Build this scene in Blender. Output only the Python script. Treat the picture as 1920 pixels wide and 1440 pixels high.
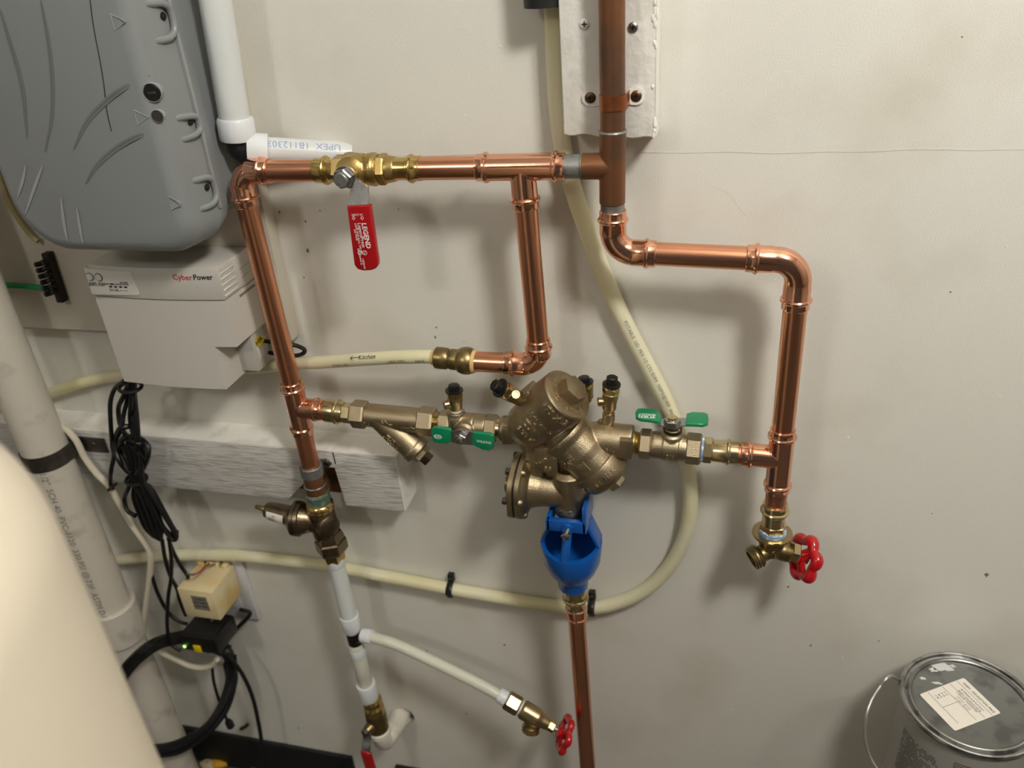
import bpy, bmesh, math, random
from mathutils import Vector, Matrix, Quaternion

random.seed(7)
for o in list(bpy.data.objects): bpy.data.objects.remove(o)
SC = bpy.context.scene
COL = SC.collection
V = Vector

# ------------------------------------------------------------------ camera
FPX = 1540.0                                   # focal length in pixels of the 1920x1440 frame
CAM = V((0.0981, -0.7455, 0.1838))
_p, _y, _r = math.radians(29.2), math.radians(-16.3), math.radians(4.67)
_f = V((math.sin(_y)*math.cos(_p), math.cos(_y)*math.cos(_p), -math.sin(_p)))
_ri = V((math.cos(_y), -math.sin(_y), 0)); _dn = _f.cross(_ri)
C_R = math.cos(_r)*_ri + math.sin(_r)*_dn
C_D = -math.sin(_r)*_ri + math.cos(_r)*_dn
C_F = _f
cd = bpy.data.cameras.new('camera'); co = bpy.data.objects.new('camera', cd); COL.objects.link(co)
cd.sensor_fit = 'HORIZONTAL'; cd.sensor_width = 36.0; cd.lens = FPX/1920*36.0
cd.clip_start = 0.02; cd.clip_end = 50
co.matrix_world = Matrix(((C_R.x, -C_D.x, -C_F.x, CAM.x), (C_R.y, -C_D.y, -C_F.y, CAM.y), (C_R.z, -C_D.z, -C_F.z, CAM.z), (0, 0, 0, 1)))
cd.dof.use_dof = True; cd.dof.focus_distance = 0.76; cd.dof.aperture_fstop = 5.6
SC.camera = co

# ------------------------------------------------------------------ world, light level
w = bpy.data.worlds.new('world'); SC.world = w; w.use_nodes = True
w.node_tree.nodes['Background'].inputs[0].default_value = (0.80, 0.90, 1.0, 1)
w.node_tree.nodes['Background'].inputs[1].default_value = 0.10
SC.view_settings.view_transform = 'Standard'; SC.view_settings.look = 'None'
SC.view_settings.gamma = 1.0; SC.view_settings.exposure = -0.38
SC.view_settings.use_curve_mapping = False
LAMP_POS = V((0.60, -0.80, 0.84)); LAMP_POWER = 150.0
FILL_POS = V((-.75, -1.75, 0.95)); FILL_POWER = 52.0  # added fill light, not a known fitting of the room

# ------------------------------------------------------------------ helpers
def at(px, py, y):
    """world point where the sight line of a photo pixel meets the plane at distance y from the wall"""
    r = C_R*((px-960)/FPX) + C_D*((py-720)/FPX) + C_F
    return CAM + r*((y-CAM.y)/r.y)
def pxm(P):
    return FPX/((P-CAM).dot(C_F))
YP = -0.055
X, Y, Z = V((1,0,0)), V((0,1,0)), V((0,0,1))

def catmull(P, k=8):
    P = [V(p) for p in P]
    if len(P) < 3: return P
    Q = [P[0]*2-P[1]] + P + [P[-1]*2-P[-2]]; out = []
    for i in range(1, len(Q)-2):
        a, b, c, d = Q[i-1], Q[i], Q[i+1], Q[i+2]
        for j in range(k):
            t = j/k
            out.append(0.5*((2*b)+(c-a)*t+(2*a-5*b+4*c-d)*t*t+(3*b-a-3*c+d)*t*t*t))
    out.append(P[-1]); return out
def perp(d, ref=None):
    d = d.normalized()
    r = ref if ref is not None else (Z if abs(d.z) < .8 else X)
    u = (r - d*r.dot(d)).normalized(); return u, d.cross(u)

class MB:
    def __init__(s): s.v = []; s.f = []
    def add(s, vs, fs):
        b = len(s.v); s.v += [V(v) for v in vs]; s.f += [tuple(i+b for i in f) for f in fs]; return s
    def rings(s, rings, cap0=True, cap1=True, loop=False):
        n = len(rings[0]); vs = [p for r in rings for p in r]; fs = []
        m = len(rings)
        for i in range(m if loop else m-1):
            for j in range(n):
                k = (j+1) % n; i2 = (i+1) % m
                fs.append((i*n+j, i*n+k, i2*n+k, i2*n+j))
        if cap0 and not loop: fs.append(tuple(range(n-1, -1, -1)))
        if cap1 and not loop: fs.append(tuple((m-1)*n+j for j in range(n)))
        return s.add(vs, fs)
    def lathe(s, A, d, st, n=32, ref=None, cap0=True, cap1=True, ph=0.0):
        A = V(A); d = V(d).normalized(); u, w_ = perp(d, ref); R = []
        for (t, r) in st:
            c = A + d*t; r = max(r, 1e-5)
            R.append([c + (u*math.cos(ph+2*math.pi*j/n) + w_*math.sin(ph+2*math.pi*j/n))*r for j in range(n)])
        return s.rings(R, cap0, cap1)
    def sweep(s, path, rad, n=16, cap=True, flat=None, ref=None, loop=False):
        P = [V(p) for p in path]; m = len(P)
        if not hasattr(rad, '__len__'): rad = [rad]*m
        T = []
        for i in range(m):
            if loop: t = P[(i+1) % m]-P[i-1]
            else: t = P[min(i+1, m-1)]-P[max(i-1, 0)]
            T.append(t.normalized() if t.length > 1e-9 else V((0,0,1)))
        u, w_ = perp(T[0], ref); R = []
        for i in range(m):
            if i:
                q = T[i-1].rotation_difference(T[i]); u = q @ u
                u = (u - T[i]*u.dot(T[i])).normalized()
            w_ = T[i].cross(u)
            a = rad[i]; b = a if flat is None else a*flat
            R.append([P[i] + u*math.cos(2*math.pi*j/n)*a + w_*math.sin(2*math.pi*j/n)*b for j in range(n)])
        return s.rings(R, cap, cap, loop)
    def torus(s, C, d, R, r, n=36, m=10):
        d = V(d).normalized(); u, w_ = perp(d)
        return s.sweep([V(C)+(u*math.cos(2*math.pi*j/n)+w_*math.sin(2*math.pi*j/n))*R for j in range(n)], r, m, loop=True, ref=d)
    def box(s, O, ax, ay, az, bev=0.0, seg=2):
        """box centred at O with full edge vectors ax, ay, az"""
        O, ax, ay, az = V(O), V(ax), V(ay), V(az)
        if ax.cross(ay).dot(az) < 0: az = -az
        bm = bmesh.new(); L = (ax.length, ay.length, az.length)
        bmesh.ops.create_cube(bm, size=1.0)
        for v in bm.verts: v.co = V((v.co.x*L[0], v.co.y*L[1], v.co.z*L[2]))
        if bev > 0: bmesh.ops.bevel(bm, geom=bm.edges[:], offset=bev, segments=seg, profile=.5, affect='EDGES')
        a, b, c = ax.normalized(), ay.normalized(), az.normalized()
        bm.verts.index_update()
        vs = [O + a*v.co.x + b*v.co.y + c*v.co.z for v in bm.verts]; fs = [tuple(v.index for v in f.verts) for f in bm.faces]
        bm.free(); return s.add(vs, fs)
    def aabb(s, lo, hi, bev=0.0, seg=2):
        lo, hi = V(lo), V(hi); d = hi-lo
        return s.box((lo+hi)/2, X*d.x, Y*d.y, Z*d.z, bev, seg)
    def prism(s, pts, d, bev=0.0, seg=2):
        """closed outline pts (list of Vectors) extruded by vector d, optional bevelled rims"""
        pts = [V(p) for p in pts]; d = V(d); n = len(pts)
        bm = bmesh.new()
        a = [bm.verts.new(p) for p in pts]; b = [bm.verts.new(p+d) for p in pts]
        bm.faces.new(a[::-1]); bm.faces.new(b)
        for i in range(n): bm.faces.new((a[i], a[(i+1) % n], b[(i+1) % n], b[i]))
        bmesh.ops.recalc_face_normals(bm, faces=bm.faces[:])
        if bev > 0:
            ed = [e for e in bm.edges if (e.verts[0] in a and e.verts[1] in a) or (e.verts[0] in b and e.verts[1] in b)]
            bmesh.ops.bevel(bm, geom=ed, offset=bev, segments=seg, profile=.5, affect='EDGES')
        bm.verts.index_update()
        s.add([v.co.copy() for v in bm.verts], [tuple(v.index for v in f.verts) for f in bm.faces]); bm.free(); return s
    def ball(s, C, rx, ry=None, rz=None, n=20, m=12, d=Z, ref=None):
        ry = rx if ry is None else ry; rz = rx if rz is None else rz
        d = V(d).normalized(); u, w_ = perp(d, ref); R = []
        for i in range(m+1):
            a = math.pi*i/m; sr = max(math.sin(a), 1e-4)
            R.append([V(C) - d*math.cos(a)*rz + u*math.cos(2*math.pi*j/n)*sr*rx + w_*math.sin(2*math.pi*j/n)*sr*ry for j in range(n)])
        return s.rings(R)
    def hexn(s, A, d, h, r, ref=None, n=6, ch=.12, ph=0.0):
        return s.lathe(A, d, [(0, r*.90), (h*ch, r), (h*(1-ch), r), (h, r*.90)], n, ref, ph=ph)
    def build(s, name, mat, parent=None, sharp=35, remesh=None, smooth_it=0):
        me = bpy.data.meshes.new(name)
        if parent is not None: org = ORG[parent.name]
        else:
            lo = V([min(v[i] for v in s.v) for i in range(3)]); hi = V([max(v[i] for v in s.v) for i in range(3)])
            org = V(((lo.x+hi.x)/2, (lo.y+hi.y)/2, lo.z))
        me.from_pydata([v-org for v in s.v], [], s.f)
        bm = bmesh.new(); bm.from_mesh(me); bmesh.ops.recalc_face_normals(bm, faces=bm.faces[:]); bm.to_mesh(me); bm.free()
        ob = bpy.data.objects.new(name, me); COL.objects.link(ob)
        if remesh:
            md = ob.modifiers.new('r', 'REMESH'); md.mode = 'VOXEL'; md.voxel_size = remesh; md.use_smooth_shade = True
            if smooth_it:
                m2 = ob.modifiers.new('s', 'SMOOTH'); m2.factor = .5; m2.iterations = smooth_it
            bpy.context.view_layer.update()
            me2 = bpy.data.meshes.new_from_object(ob.evaluated_get(bpy.context.evaluated_depsgraph_get()))
            ob.modifiers.clear(); ob.data = me2; me = me2; me.name = name
        me.polygons.foreach_set('use_smooth', [True]*len(me.polygons))
        if not remesh: me.set_sharp_from_angle(angle=math.radians(sharp))
        me.materials.clear(); me.materials.append(MAT[mat])
        if parent is not None: ob.parent = parent
        else: ob.location = org
        ORG[ob.name] = org
        return ob

ORG = {}
def tag(o, label, cat, group=None):
    o['label'] = label; o['category'] = cat
    if group: o['group'] = group
    return o
def thing(name, label, cat, loc, group=None):
    o = bpy.data.objects.new(name, None); COL.objects.link(o); o.empty_display_size = .02
    o.location = V(loc); ORG[o.name] = V(loc); return tag(o, label, cat, group)
def struct(o): o['kind'] = 'structure'; return o

_tx = {}
def glyphs(body, size=1.0, ext=0.0, align='CENTER', shear=0.0, bold=0.0):
    k = (body, ext/size, align, shear, bold)
    if k not in _tx:
        c = bpy.data.curves.new('t', 'FONT'); c.body = body; c.size = 1.0; c.extrude = ext/size; c.align_x = align; c.align_y = 'CENTER'
        c.resolution_u = 2; c.shear = shear; c.offset = bold
        o = bpy.data.objects.new('t', c); COL.objects.link(o); bpy.context.view_layer.update()
        m = bpy.data.meshes.new_from_object(o.evaluated_get(bpy.context.evaluated_depsgraph_get()))
        _tx[k] = ([v.co.copy() for v in m.vertices], [tuple(p.vertices) for p in m.polygons])
        bpy.data.objects.remove(o); bpy.data.curves.remove(c); bpy.data.meshes.remove(m)
    v, f = _tx[k]; return [p*size for p in v], f
_fine = {}
def fine_glyphs(body, size, ext, align, shear, bold):
    """glyphs cut into short edges so that they bend with the surface they are wrapped on"""
    k = (body, round(ext/size, 4), align, shear, bold)
    if k not in _fine:
        v, f = glyphs(body, 1.0, ext/size, align, shear, bold); bm = bmesh.new()
        bv = [bm.verts.new(p) for p in v]
        for q in f:
            try: bm.faces.new([bv[i] for i in q])
            except ValueError: pass
        bmesh.ops.triangulate(bm, faces=bm.faces[:])
        for _ in range(3):
            ed = [e for e in bm.edges if e.calc_length() > .17]
            if not ed: break
            bmesh.ops.subdivide_edges(bm, edges=ed, cuts=1, use_grid_fill=False); bmesh.ops.triangulate(bm, faces=[q for q in bm.faces if len(q.verts) > 3])
        bm.verts.index_update(); _fine[k] = ([p.co.copy() for p in bm.verts], [tuple(p.index for p in q.verts) for q in bm.faces]); bm.free()
    v, f = _fine[k]; return [p*size for p in v], f
def text_flat(mb, body, O, ux, uy, size, ext=0.0003, align='CENTER', shear=0.0, bold=0.0):
    v, f = glyphs(body, size, ext, align, shear, bold); ux, uy = V(ux).normalized(), V(uy).normalized(); n = ux.cross(uy)
    return mb.add([V(O)+ux*p.x+uy*p.y+n*p.z for p in v], f)
def text_tube(mb, body, A, d, R, up, size, ext=0.0004, around=False, align='CENTER', shear=0.0, bold=0.0):
    """lettering wrapped on a tube: A on the axis, up = radial direction under the text centre;
    along: reads along +d; around: letters stand along +d and read round the tube"""
    v, f = fine_glyphs(body, size, ext, align, shear, bold); d = V(d).normalized(); up = (V(up)-d*V(up).dot(d)).normalized()
    out = []
    for p in v:
        if around: out.append(V(A)+d*p.y+(up*math.cos(p.x/R)+d.cross(up)*math.sin(p.x/R))*(R+p.z))
        else: out.append(V(A)+d*p.x+(up*math.cos(p.y/R)+up.cross(d)*math.sin(p.y/R))*(R+p.z))
    return mb.add(out, f)
def text_ring(mb, body, C, n, top, R, size, ext=0.0004, a0=0.0):
    """lettering round a disc: C centre, n disc normal, top = direction of angle 0, reading clockwise as seen against n"""
    v, f = fine_glyphs(body, size, ext, 'LEFT', 0.0, 0.0); n = V(n).normalized(); u = (V(top)-n*V(top).dot(n)).normalized(); w_ = u.cross(n)
    out = []
    for p in v:
        a = a0 + p.x/R; out.append(V(C)+(u*math.cos(a)+w_*math.sin(a))*(R+p.y)+n*p.z)
    return mb.add(out, f)
def atz(px, py, z):
    r = C_R*((px-960)/FPX) + C_D*((py-720)/FPX) + C_F
    return CAM + r*((z-CAM.z)/r.z)

# ------------------------------------------------------------------ materials
MAT = {}
def mat(name, col, rough=.5, metal=0.0, bump=0.0, bscale=60.0, spot=None, sscale=12.0, sthr=(.5,.65), rvar=0.0, coat=0.0, stretch=None, emit=None, bdist=.001, sss=0.0, spec=None):
    m = bpy.data.materials.new(name); m.use_nodes = True; N = m.node_tree.nodes; L = m.node_tree.links
    b = N['Principled BSDF']; b.inputs['Base Color'].default_value = (*col, 1); b.inputs['Roughness'].default_value = rough; b.inputs['Metallic'].default_value = metal
    if coat: b.inputs['Coat Weight'].default_value = coat; b.inputs['Coat Roughness'].default_value = .15
    if spec is not None: b.inputs['Specular IOR Level'].default_value = spec
    if sss:
        b.inputs['Subsurface Weight'].default_value = sss; b.inputs['Subsurface Radius'].default_value = (1, .9, .6); b.inputs['Subsurface Scale'].default_value = .004
    if emit: b.inputs['Emission Color'].default_value = (*emit[0], 1); b.inputs['Emission Strength'].default_value = emit[1]
    tc = N.new('ShaderNodeTexCoord'); src = tc.outputs['Object']
    geo = N.new('ShaderNodeNewGeometry'); src = geo.outputs['Position']
    if stretch:
        mp = N.new('ShaderNodeMapping'); mp.inputs['Scale'].default_value = stretch; L.new(src, mp.inputs['Vector']); src = mp.outputs['Vector']
    def noise(sc, det=3):
        n = N.new('ShaderNodeTexNoise'); n.inputs['Scale'].default_value = sc; n.inputs['Detail'].default_value = det; L.new(src, n.inputs['Vector']); return n
    if bump:
        n = noise(bscale); bp_ = N.new('ShaderNodeBump'); bp_.inputs['Strength'].default_value = bump; bp_.inputs['Distance'].default_value = bdist
        L.new(n.outputs['Fac'], bp_.inputs['Height']); L.new(bp_.outputs['Normal'], b.inputs['Normal'])
    if spot:
        n = noise(sscale, 5); cr = N.new('ShaderNodeMapRange'); cr.inputs['From Min'].default_value = sthr[0]; cr.inputs['From Max'].default_value = sthr[1]
        L.new(n.outputs['Fac'], cr.inputs['Value'])
        mx = N.new('ShaderNodeMix'); mx.data_type = 'RGBA'; mx.inputs['A'].default_value = (*col, 1); mx.inputs['B'].default_value = (*spot, 1)
        L.new(cr.outputs['Result'], mx.inputs['Factor']); L.new(mx.outputs['Result'], b.inputs['Base Color'])
    if rvar:
        n = noise(sscale*3, 4); r_ = N.new('ShaderNodeMapRange'); r_.inputs['To Min'].default_value = max(rough-rvar, .02); r_.inputs['To Max'].default_value = rough+rvar
        L.new(n.outputs['Fac'], r_.inputs['Value']); L.new(r_.outputs['Result'], b.inputs['Roughness'])
    MAT[name] = m; return m

def s(r, g, b):   # 8 bit display colour to linear
    return tuple(((c/255+.055)/1.055)**2.4 if c > 10 else c/255/12.92 for c in (r, g, b))

mat('wall_paint', s(222,220,212), .60, bump=.45, bscale=760, bdist=.0007, spot=s(210,206,194), sscale=7, sthr=(.52,.75))
mat('ceiling_paint', s(190,186,178), .8)
mat('joint_tone', s(198,193,181), .7)
mat('side_paint', s(168,163,152), .7)
mat('room_paint', s(92,88,84), .8)
mat('floor_concrete', s(80,74,68), .8, spot=s(60,56,52), sscale=9, bump=.4, bscale=90)
mat('black_rubber', s(22,22,23), .5)
mat('copper_v', (.80,.375,.225), .25, 1, rvar=.04, stretch=(90,90,2), sscale=6, spot=(.70,.33,.20), sthr=(.45,.75))
mat('copper_h', (.80,.375,.225), .25, 1, rvar=.04, stretch=(2,90,90), sscale=6, spot=(.70,.33,.20), sthr=(.45,.75))
mat('copper_fit', (.88,.46,.31), .13, 1, rvar=.05, sscale=60, bump=.10, bscale=160, bdist=.0008)
mat('copper_dim', (.62,.27,.16), .38, 1, rvar=.08, sscale=40)
mat('copper_old', (.25,.11,.055), .42, .75, spot=(.13,.085,.06), sscale=22, sthr=(.42,.7), rvar=.1)
mat('copper_strap', (.42,.15,.06), .38, .85, rvar=.08, sscale=30, spot=(.30,.10,.04))
mat('solder', s(150,152,150), .42, .7, bump=.3, bscale=300, spot=s(108,96,84), sscale=60)
mat('verdigris', s(92,118,102), .5, .5, spot=s(150,160,130), sscale=90, bump=.3, bscale=300)
mat('brass', (.62,.45,.17), .20, 1, rvar=.06, sscale=50, bump=.06, bscale=200)
mat('brass_cast', (.50,.36,.14), .34, 1, bump=.25, bscale=900, bdist=.0004, rvar=.06, sscale=60)
mat('brass_pale', (.68,.57,.33), .20, 1, rvar=.06, sscale=60)
mat('brass_dark', (.26,.20,.10), .36, 1, rvar=.08, sscale=50, spot=(.36,.28,.12), sthr=(.4,.7), bump=.15, bscale=500, bdist=.0004)
mat('cock_brass', (.46,.36,.20), .30, 1, bump=.2, bscale=900, bdist=.0004, rvar=.06, sscale=60)
mat('bronze', (.42,.345,.23), .40, 1, bump=.55, bscale=1100, bdist=.0005, rvar=.07, sscale=40, spot=(.36,.285,.18))
mat('bronze_old', (.22,.17,.115), .33, 1, bump=.3, bscale=500, bdist=.0005, rvar=.1, sscale=50, spot=(.12,.09,.06))
mat('bronze_letter', (.60,.52,.38), .28, 1)
mat('steel', s(176,176,178), .28, 1, rvar=.06, sscale=60)
mat('steel_dark', s(96,92,88), .42, .9, spot=s(120,112,104), sscale=50, rvar=.1)
mat('zinc', s(150,152,150), .45, .8, spot=s(105,104,98), sscale=80, rvar=.1)
mat('screw_brown', (.16,.09,.05), .4, .9)
mat('tape_white', s(220,222,220), .6)
mat('tape_blue', s(120,150,190), .5, spot=s(225,230,230), sscale=200)
mat('red_vinyl', s(168,12,22), .30, coat=.3)
mat('red_enamel', s(178,8,20), .18, coat=.5)
mat('green_vinyl', s(0,128,84), .28, coat=.3)
mat('blue_enamel', s(8,84,168), .30, coat=.3, bump=.12, bscale=500, bdist=.0004)
mat('ink_white', s(228,224,222), .6)
mat('ink_dark', s(40,42,44), .7)
mat('ink_grey', s(120,116,104), .7)
mat('ink_blue', s(150,165,205), .6)
mat('ink_red', s(190,30,50), .5)
mat('black_plastic', s(20,20,21), .38)
mat('black_cord', s(16,16,17), .42)
mat('tan_plastic', s(214,178,120), .5)
mat('pex_yellow', s(224,220,192), .32, sss=.35, spot=s(214,207,160), sscale=12, sthr=(.42,.72))
mat('pex_shade_tan', s(190,180,138), .5, spot=s(150,138,98), sscale=14)  # shaded copy of the cream tube colour; also the tan cable's own tone
mat('pex_white', s(214,218,218), .32, sss=.3)
mat('pex_clear', s(214,214,200), .28, sss=.3)
mat('ring_white', s(222,226,230), .32, sss=.2)
mat('white_paint_wood', s(238,236,230), .42, bump=.6, bscale=160, bdist=.0012, spot=s(224,221,212), sscale=40)
mat('grey_paint_wood', s(214,212,208), .38, bump=1.0, bscale=70, bdist=.0022, stretch=(1.2,14,14), spot=s(178,174,168), sscale=30)
mat('raw_wood', s(120,84,44), .8, bump=.4, bscale=80, spot=s(82,54,28), sscale=40)
mat('backboard_paint', s(206,200,186), .55, bump=.3, bscale=300, spot=s(196,188,172), sscale=6, sthr=(.45,.7))
mat('box_grey', s(132,136,138), .36, bump=.15, bscale=900, bdist=.0003)
mat('box_grey_light', s(150,154,155), .34)
mat('scuff_dark', s(102,105,108), .42)
mat('scuff_mid', s(120,124,126), .38)
mat('scuff_light', s(152,155,156), .42)
mat('ups_plastic', s(200,197,190), .42, bump=.12, bscale=1200, bdist=.0003)
mat('ups_panel', s(214,212,206), .40)
mat('ups_recess', s(186,183,176), .5)
mat('pvc', s(206,200,188), .38, spot=s(176,168,154), sscale=26, sthr=(.58,.72))
mat('pvc_white', s(226,222,210), .36, spot=s(200,190,170), sscale=40, sthr=(.6,.72))
mat('tank', s(206,196,178), .45, spot=s(200,188,166), sscale=5)
mat('cable_cream', s(214,206,186), .42)
mat('cable_green', s(16,120,66), .38)
mat('bar_brown', s(36,26,20), .5, .3, bump=.5, bscale=400)
mat('tag_yellow', s(226,196,24), .5)
mat('xfmr_cream', s(222,206,164), .45, spot=s(214,184,120), sscale=18, sthr=(.5,.68))
mat('plate_white', s(206,206,208), .35)
mat('led_green', (.1,.5,.1), .4, emit=((.35,1,.15), 4))
mat('can_metal', s(146,147,146), .33, .9, rvar=.08, sscale=40, spot=s(120,121,120))
mat('can_rim', s(190,190,190), .2, 1, rvar=.08, sscale=60, spot=s(150,150,150), sthr=(.5,.6))
mat('can_label', s(158,156,150), .42, .1)
mat('paper', s(228,222,212), .7)
mat('paint_splash', s(206,206,204), .5)
mat('wire_steel', s(196,196,192), .3, .8)
mat('hole_dark', s(20,16,13), .9)
mat('lamp_white', s(230,230,226), .4)
mat('bulb_glow', (1, 1, 1), .5, emit=((1.0, .965, .89), LAMP_POWER))
mat('fill_glow', (1, 1, 1), .5, emit=((1.0, .96, .88), FILL_POWER))
mat('debris_tan', s(190,176,140), .7)
mat('debris_yellow', s(206,160,40), .6)
mat('crate_wood', s(140,108,70), .7, bump=.3, bscale=60, stretch=(2,2,30))

# ------------------------------------------------------------------ the room
XL, XR, YF, ZF, ZC = -1.75, 1.85, -2.6, -1.036, 1.25
hole_c = at(757, 1342, 0)
m = MB()
# back wall with the ragged pipe hole
hs = .034; n = 24; T = .02
ho = [hole_c + V((math.cos(2*math.pi*k/n)*(.0165+.0016*math.sin(3*k)), 0, math.sin(2*math.pi*k/n)*(.0170+.0014*math.cos(2.3*k)))) for k in range(n)]
sq = []
for k in range(n):
    a = 2*math.pi*k/n; c_, s_ = math.cos(a), math.sin(a); q = hs/max(abs(c_), abs(s_)); sq.append(hole_c + V((c_*q, 0, s_*q)))
m.add(ho+sq, [(k, (k+1) % n, n+(k+1) % n, n+k) for k in range(n)])
m.add(ho+[p+V((0,.09,0)) for p in ho], [(k, (k+1) % n, n+(k+1) % n, n+k) for k in range(n)])
def rect(x0, x1, z0, z1): m.add([V((x0,0,z0)), V((x1,0,z0)), V((x1,0,z1)), V((x0,0,z1))], [(0,1,2,3)])
hx, hz = hole_c.x, hole_c.z
rect(XL, hx-hs, ZF, ZC); rect(hx+hs, XR, ZF, ZC); rect(hx-hs, hx+hs, ZF, hz-hs); rect(hx-hs, hx+hs, hz+hs, ZC)
m.add([p+V((0,.09,0)) for p in ho], [tuple(range(n))])
wall = struct(m.build('wall_back', 'wall_paint')); wall['label'] = 'cream painted drywall behind the copper pipes'
struct(MB().aabb((XL,YF,ZF-.05), (XR,.1,ZF)).build('floor', 'floor_concrete'))
struct(MB().aabb((XL,YF,ZC), (XR,.1,ZC+.05)).build('ceiling', 'ceiling_paint'))
struct(MB().aabb((XL-.05,YF,ZF), (XL,.1,ZC)).build('wall_left', 'side_paint'))
struct(MB().aabb((XR,YF,ZF), (XR+.05,.1,ZC)).build('wall_right', 'side_paint'))
# wall with the doorway on the camera's side
m = MB(); m.aabb((XL,YF-.05,ZF), (-.35,YF,ZC)); m.aabb((.55,YF-.05,ZF), (XR,YF,ZC)); m.aabb((-.35,YF-.05,.95), (.55,YF,ZC))
struct(m.build('wall_front', 'room_paint'))
# black rubber base in two lengths with a gap at the pipe
zb = -.952
struct(MB().aabb((XL,-.006,ZF), (at(660,1414,0).x,0,zb), .001).build('baseboard_left', 'black_rubber'))
struct(MB().aabb((at(743,1433,0).x,-.006,ZF), (XR,0,zb), .001).build('baseboard_right', 'black_rubber'))
# drywall joint: a hair crack along the wall
zs = at(1400, 286, 0).z
m = MB(); pts = [V((x, -.0001, zs + .0007*math.sin(x*31) + .0005*math.sin(x*83))) for x in [ -.40+.012*k for k in range(78)]]
m.sweep(pts, .00022, 5)
o = m.build('joint_line', 'joint_tone', wall)
# pencil squiggle and scuffs
m = MB(); m.sweep(catmull([at(*p, -.0001) for p in [(1326,345),(1365,362),(1385,388),(1402,407),(1418,413),(1432,404),(1448,382),(1470,373),(1500,362)]], 6), .00014, 4); m.build('pencil_mark', 'joint_tone', wall)
# chips and specks of dried paint on the wall
rnd = random.Random(3)
for k in range(26):
    m = MB(); c = at(rnd.uniform(760, 1900), rnd.uniform(30, 1400), 0); r_ = rnd.uniform(.0005, .0014)
    m.ball(c, r_, r_*.5, r_*rnd.uniform(.6, 1.4), 8, 5); m.build('paint_speck', rnd.choice(['wall_paint', 'tape_white', 'ink_grey']), wall)
# ------------------------------------------------------------------ copper press fittings
RP = 0.0103
def leg(l):                         # (distance from the open end, radius) of a press socket
    return [(0,.0113), (.0007,.0118), (.0052,.0118), (.0062,.0122), (.0108,.0122), (.0118,.0117), (min(.021,l*.62),.0117), (min(.023,l*.68),.0111)]
def bead(C, d, l, root, mt='copper_fit'):
    o = MB().torus(C + d*(l-.0085), d, .0113, .0023).build('press_bead', mt, root); return o
def elbow(label, C, pa, pb, la=.036, lb=.036, rb=.019):
    dA, dB = (pa-C).normalized(), (pb-C).normalized()
    t = thing('copper_elbow', label, 'pipe elbow', C - Z*.012, 'copper press elbows')
    P, R = [], []
    for s_, r_ in leg(la): P.append(C+dA*(la-s_)); R.append(r_)
    k = 12
    O = C + dA*rb + dB*rb
    for i in range(k+1):
        a = math.pi/2*i/k
        P.append(O - dB*rb*math.cos(a) - dA*rb*math.sin(a)); R.append(.0113)
    for s_, r_ in reversed(leg(lb)): P.append(C+dB*(lb-s_)); R.append(r_)
    MB().sweep(P, R, 28).build('body', 'copper_fit', t)
    bead(C, dA, la, t); bead(C, dB, lb, t); return t
def tee(label, C, pa, pb, pc, la=.034, lb=.034, lc=.034, mt='copper_fit'):
    dA, dB, dC = (pa-C).normalized(), (pb-C).normalized(), (pc-C).normalized()
    t = thing('copper_tee', label, 'pipe tee', C - Z*.012, 'copper press tees')
    m = MB(); q = .0095
    m.lathe(C+dA*(la-q), -dA, [(0,.0117),(la-q,.01165),(la-q+lb-q,.0117)], 36); m.lathe(C, dC, [(0,.0113),(lc-q,.0117)], 36)
    m.build('body', mt, t, remesh=.00055, smooth_it=7)
    for d, l in ((dA,la),(dB,lb),(dC,lc)):
        MB().lathe(C+d*l, -d, leg(l)[:5]+[(.0115,.0114)], 28).build('socket_rim', mt, t)
    for d, l in ((dA,la),(dB,lb),(dC,lc)): bead(C, d, l, t)
    return t
def pipe(label, A, B, mt='copper_v', r=RP, name='copper_pipe', cat='pipe', group='copper pipe lengths'):
    d = B-A; L_ = d.length
    m = MB(); m.lathe(A, d, [(0,r-.0008), (0,r), (L_,r), (L_,r-.0008)], 32)
    return tag(m.build(name, mt), label, cat, group)
def along(C, P, l): return C + (P-C).normalized()*l

C1, C2, C3, C4 = at(447,321,YP), at(1013,684,YP), at(1149.5,472,YP), at(1500,489,YP)
TM, TL, TR = at(979,313,YP), at(558,764.5,YP), at(1463,858,YP)
OT = at(1149,311.5,YP)                                    # old tee centre
P1b = at(579,866,YP); VLa, VLb = at(592,319.5,YP), at(790,316,YP)
K0 = at(888,677.5,YP)                                     # kitchen stub meets the push coupling
ADL, ADR = at(612,770,YP), at(1384,850,YP)                # brass adapters of the backflow assembly
BIB = at(1454,946,YP)

elbow('bright copper elbow joining the brass valve run to the tall riser', C1, VLa, TL, .034, .034)
elbow('copper elbow at the foot of the short riser above the backflow cap', C2, TM, K0, .028, .036)
elbow('copper elbow directly under the old brown tee', C3, OT, C4, .038, .038)
elbow('copper elbow at the top of the hose bib drop pipe', C4, C3, TR, .044, .044)
tee('copper press tee between the brass valve and the old brown tee', TM, VLb, OT, C2, .041, .038, .037)
tee('copper press tee feeding the bronze strainer', TL, C1, P1b, ADL, .033, .034, .031)
tee('copper press tee above the hose bib with the red wheel', TR, C4, BIB, ADR, .033, .040, .037)
G = .008                                                  # how far pipe ends sit inside their sockets
pipe('copper pipe between corner elbow and brass lever valve', along(C1,VLa,.034-G), VLa+(VLb-VLa).normalized()*G, 'copper_h')
pipe('copper pipe between brass lever valve and copper tee', VLb-(VLb-VLa).normalized()*G, along(TM,VLb,.041-G), 'copper_h')
pipe('short copper riser between the copper tee and the elbow beside the push coupling', along(TM,C2,.037-G), along(C2,TM,.028-G))
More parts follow.
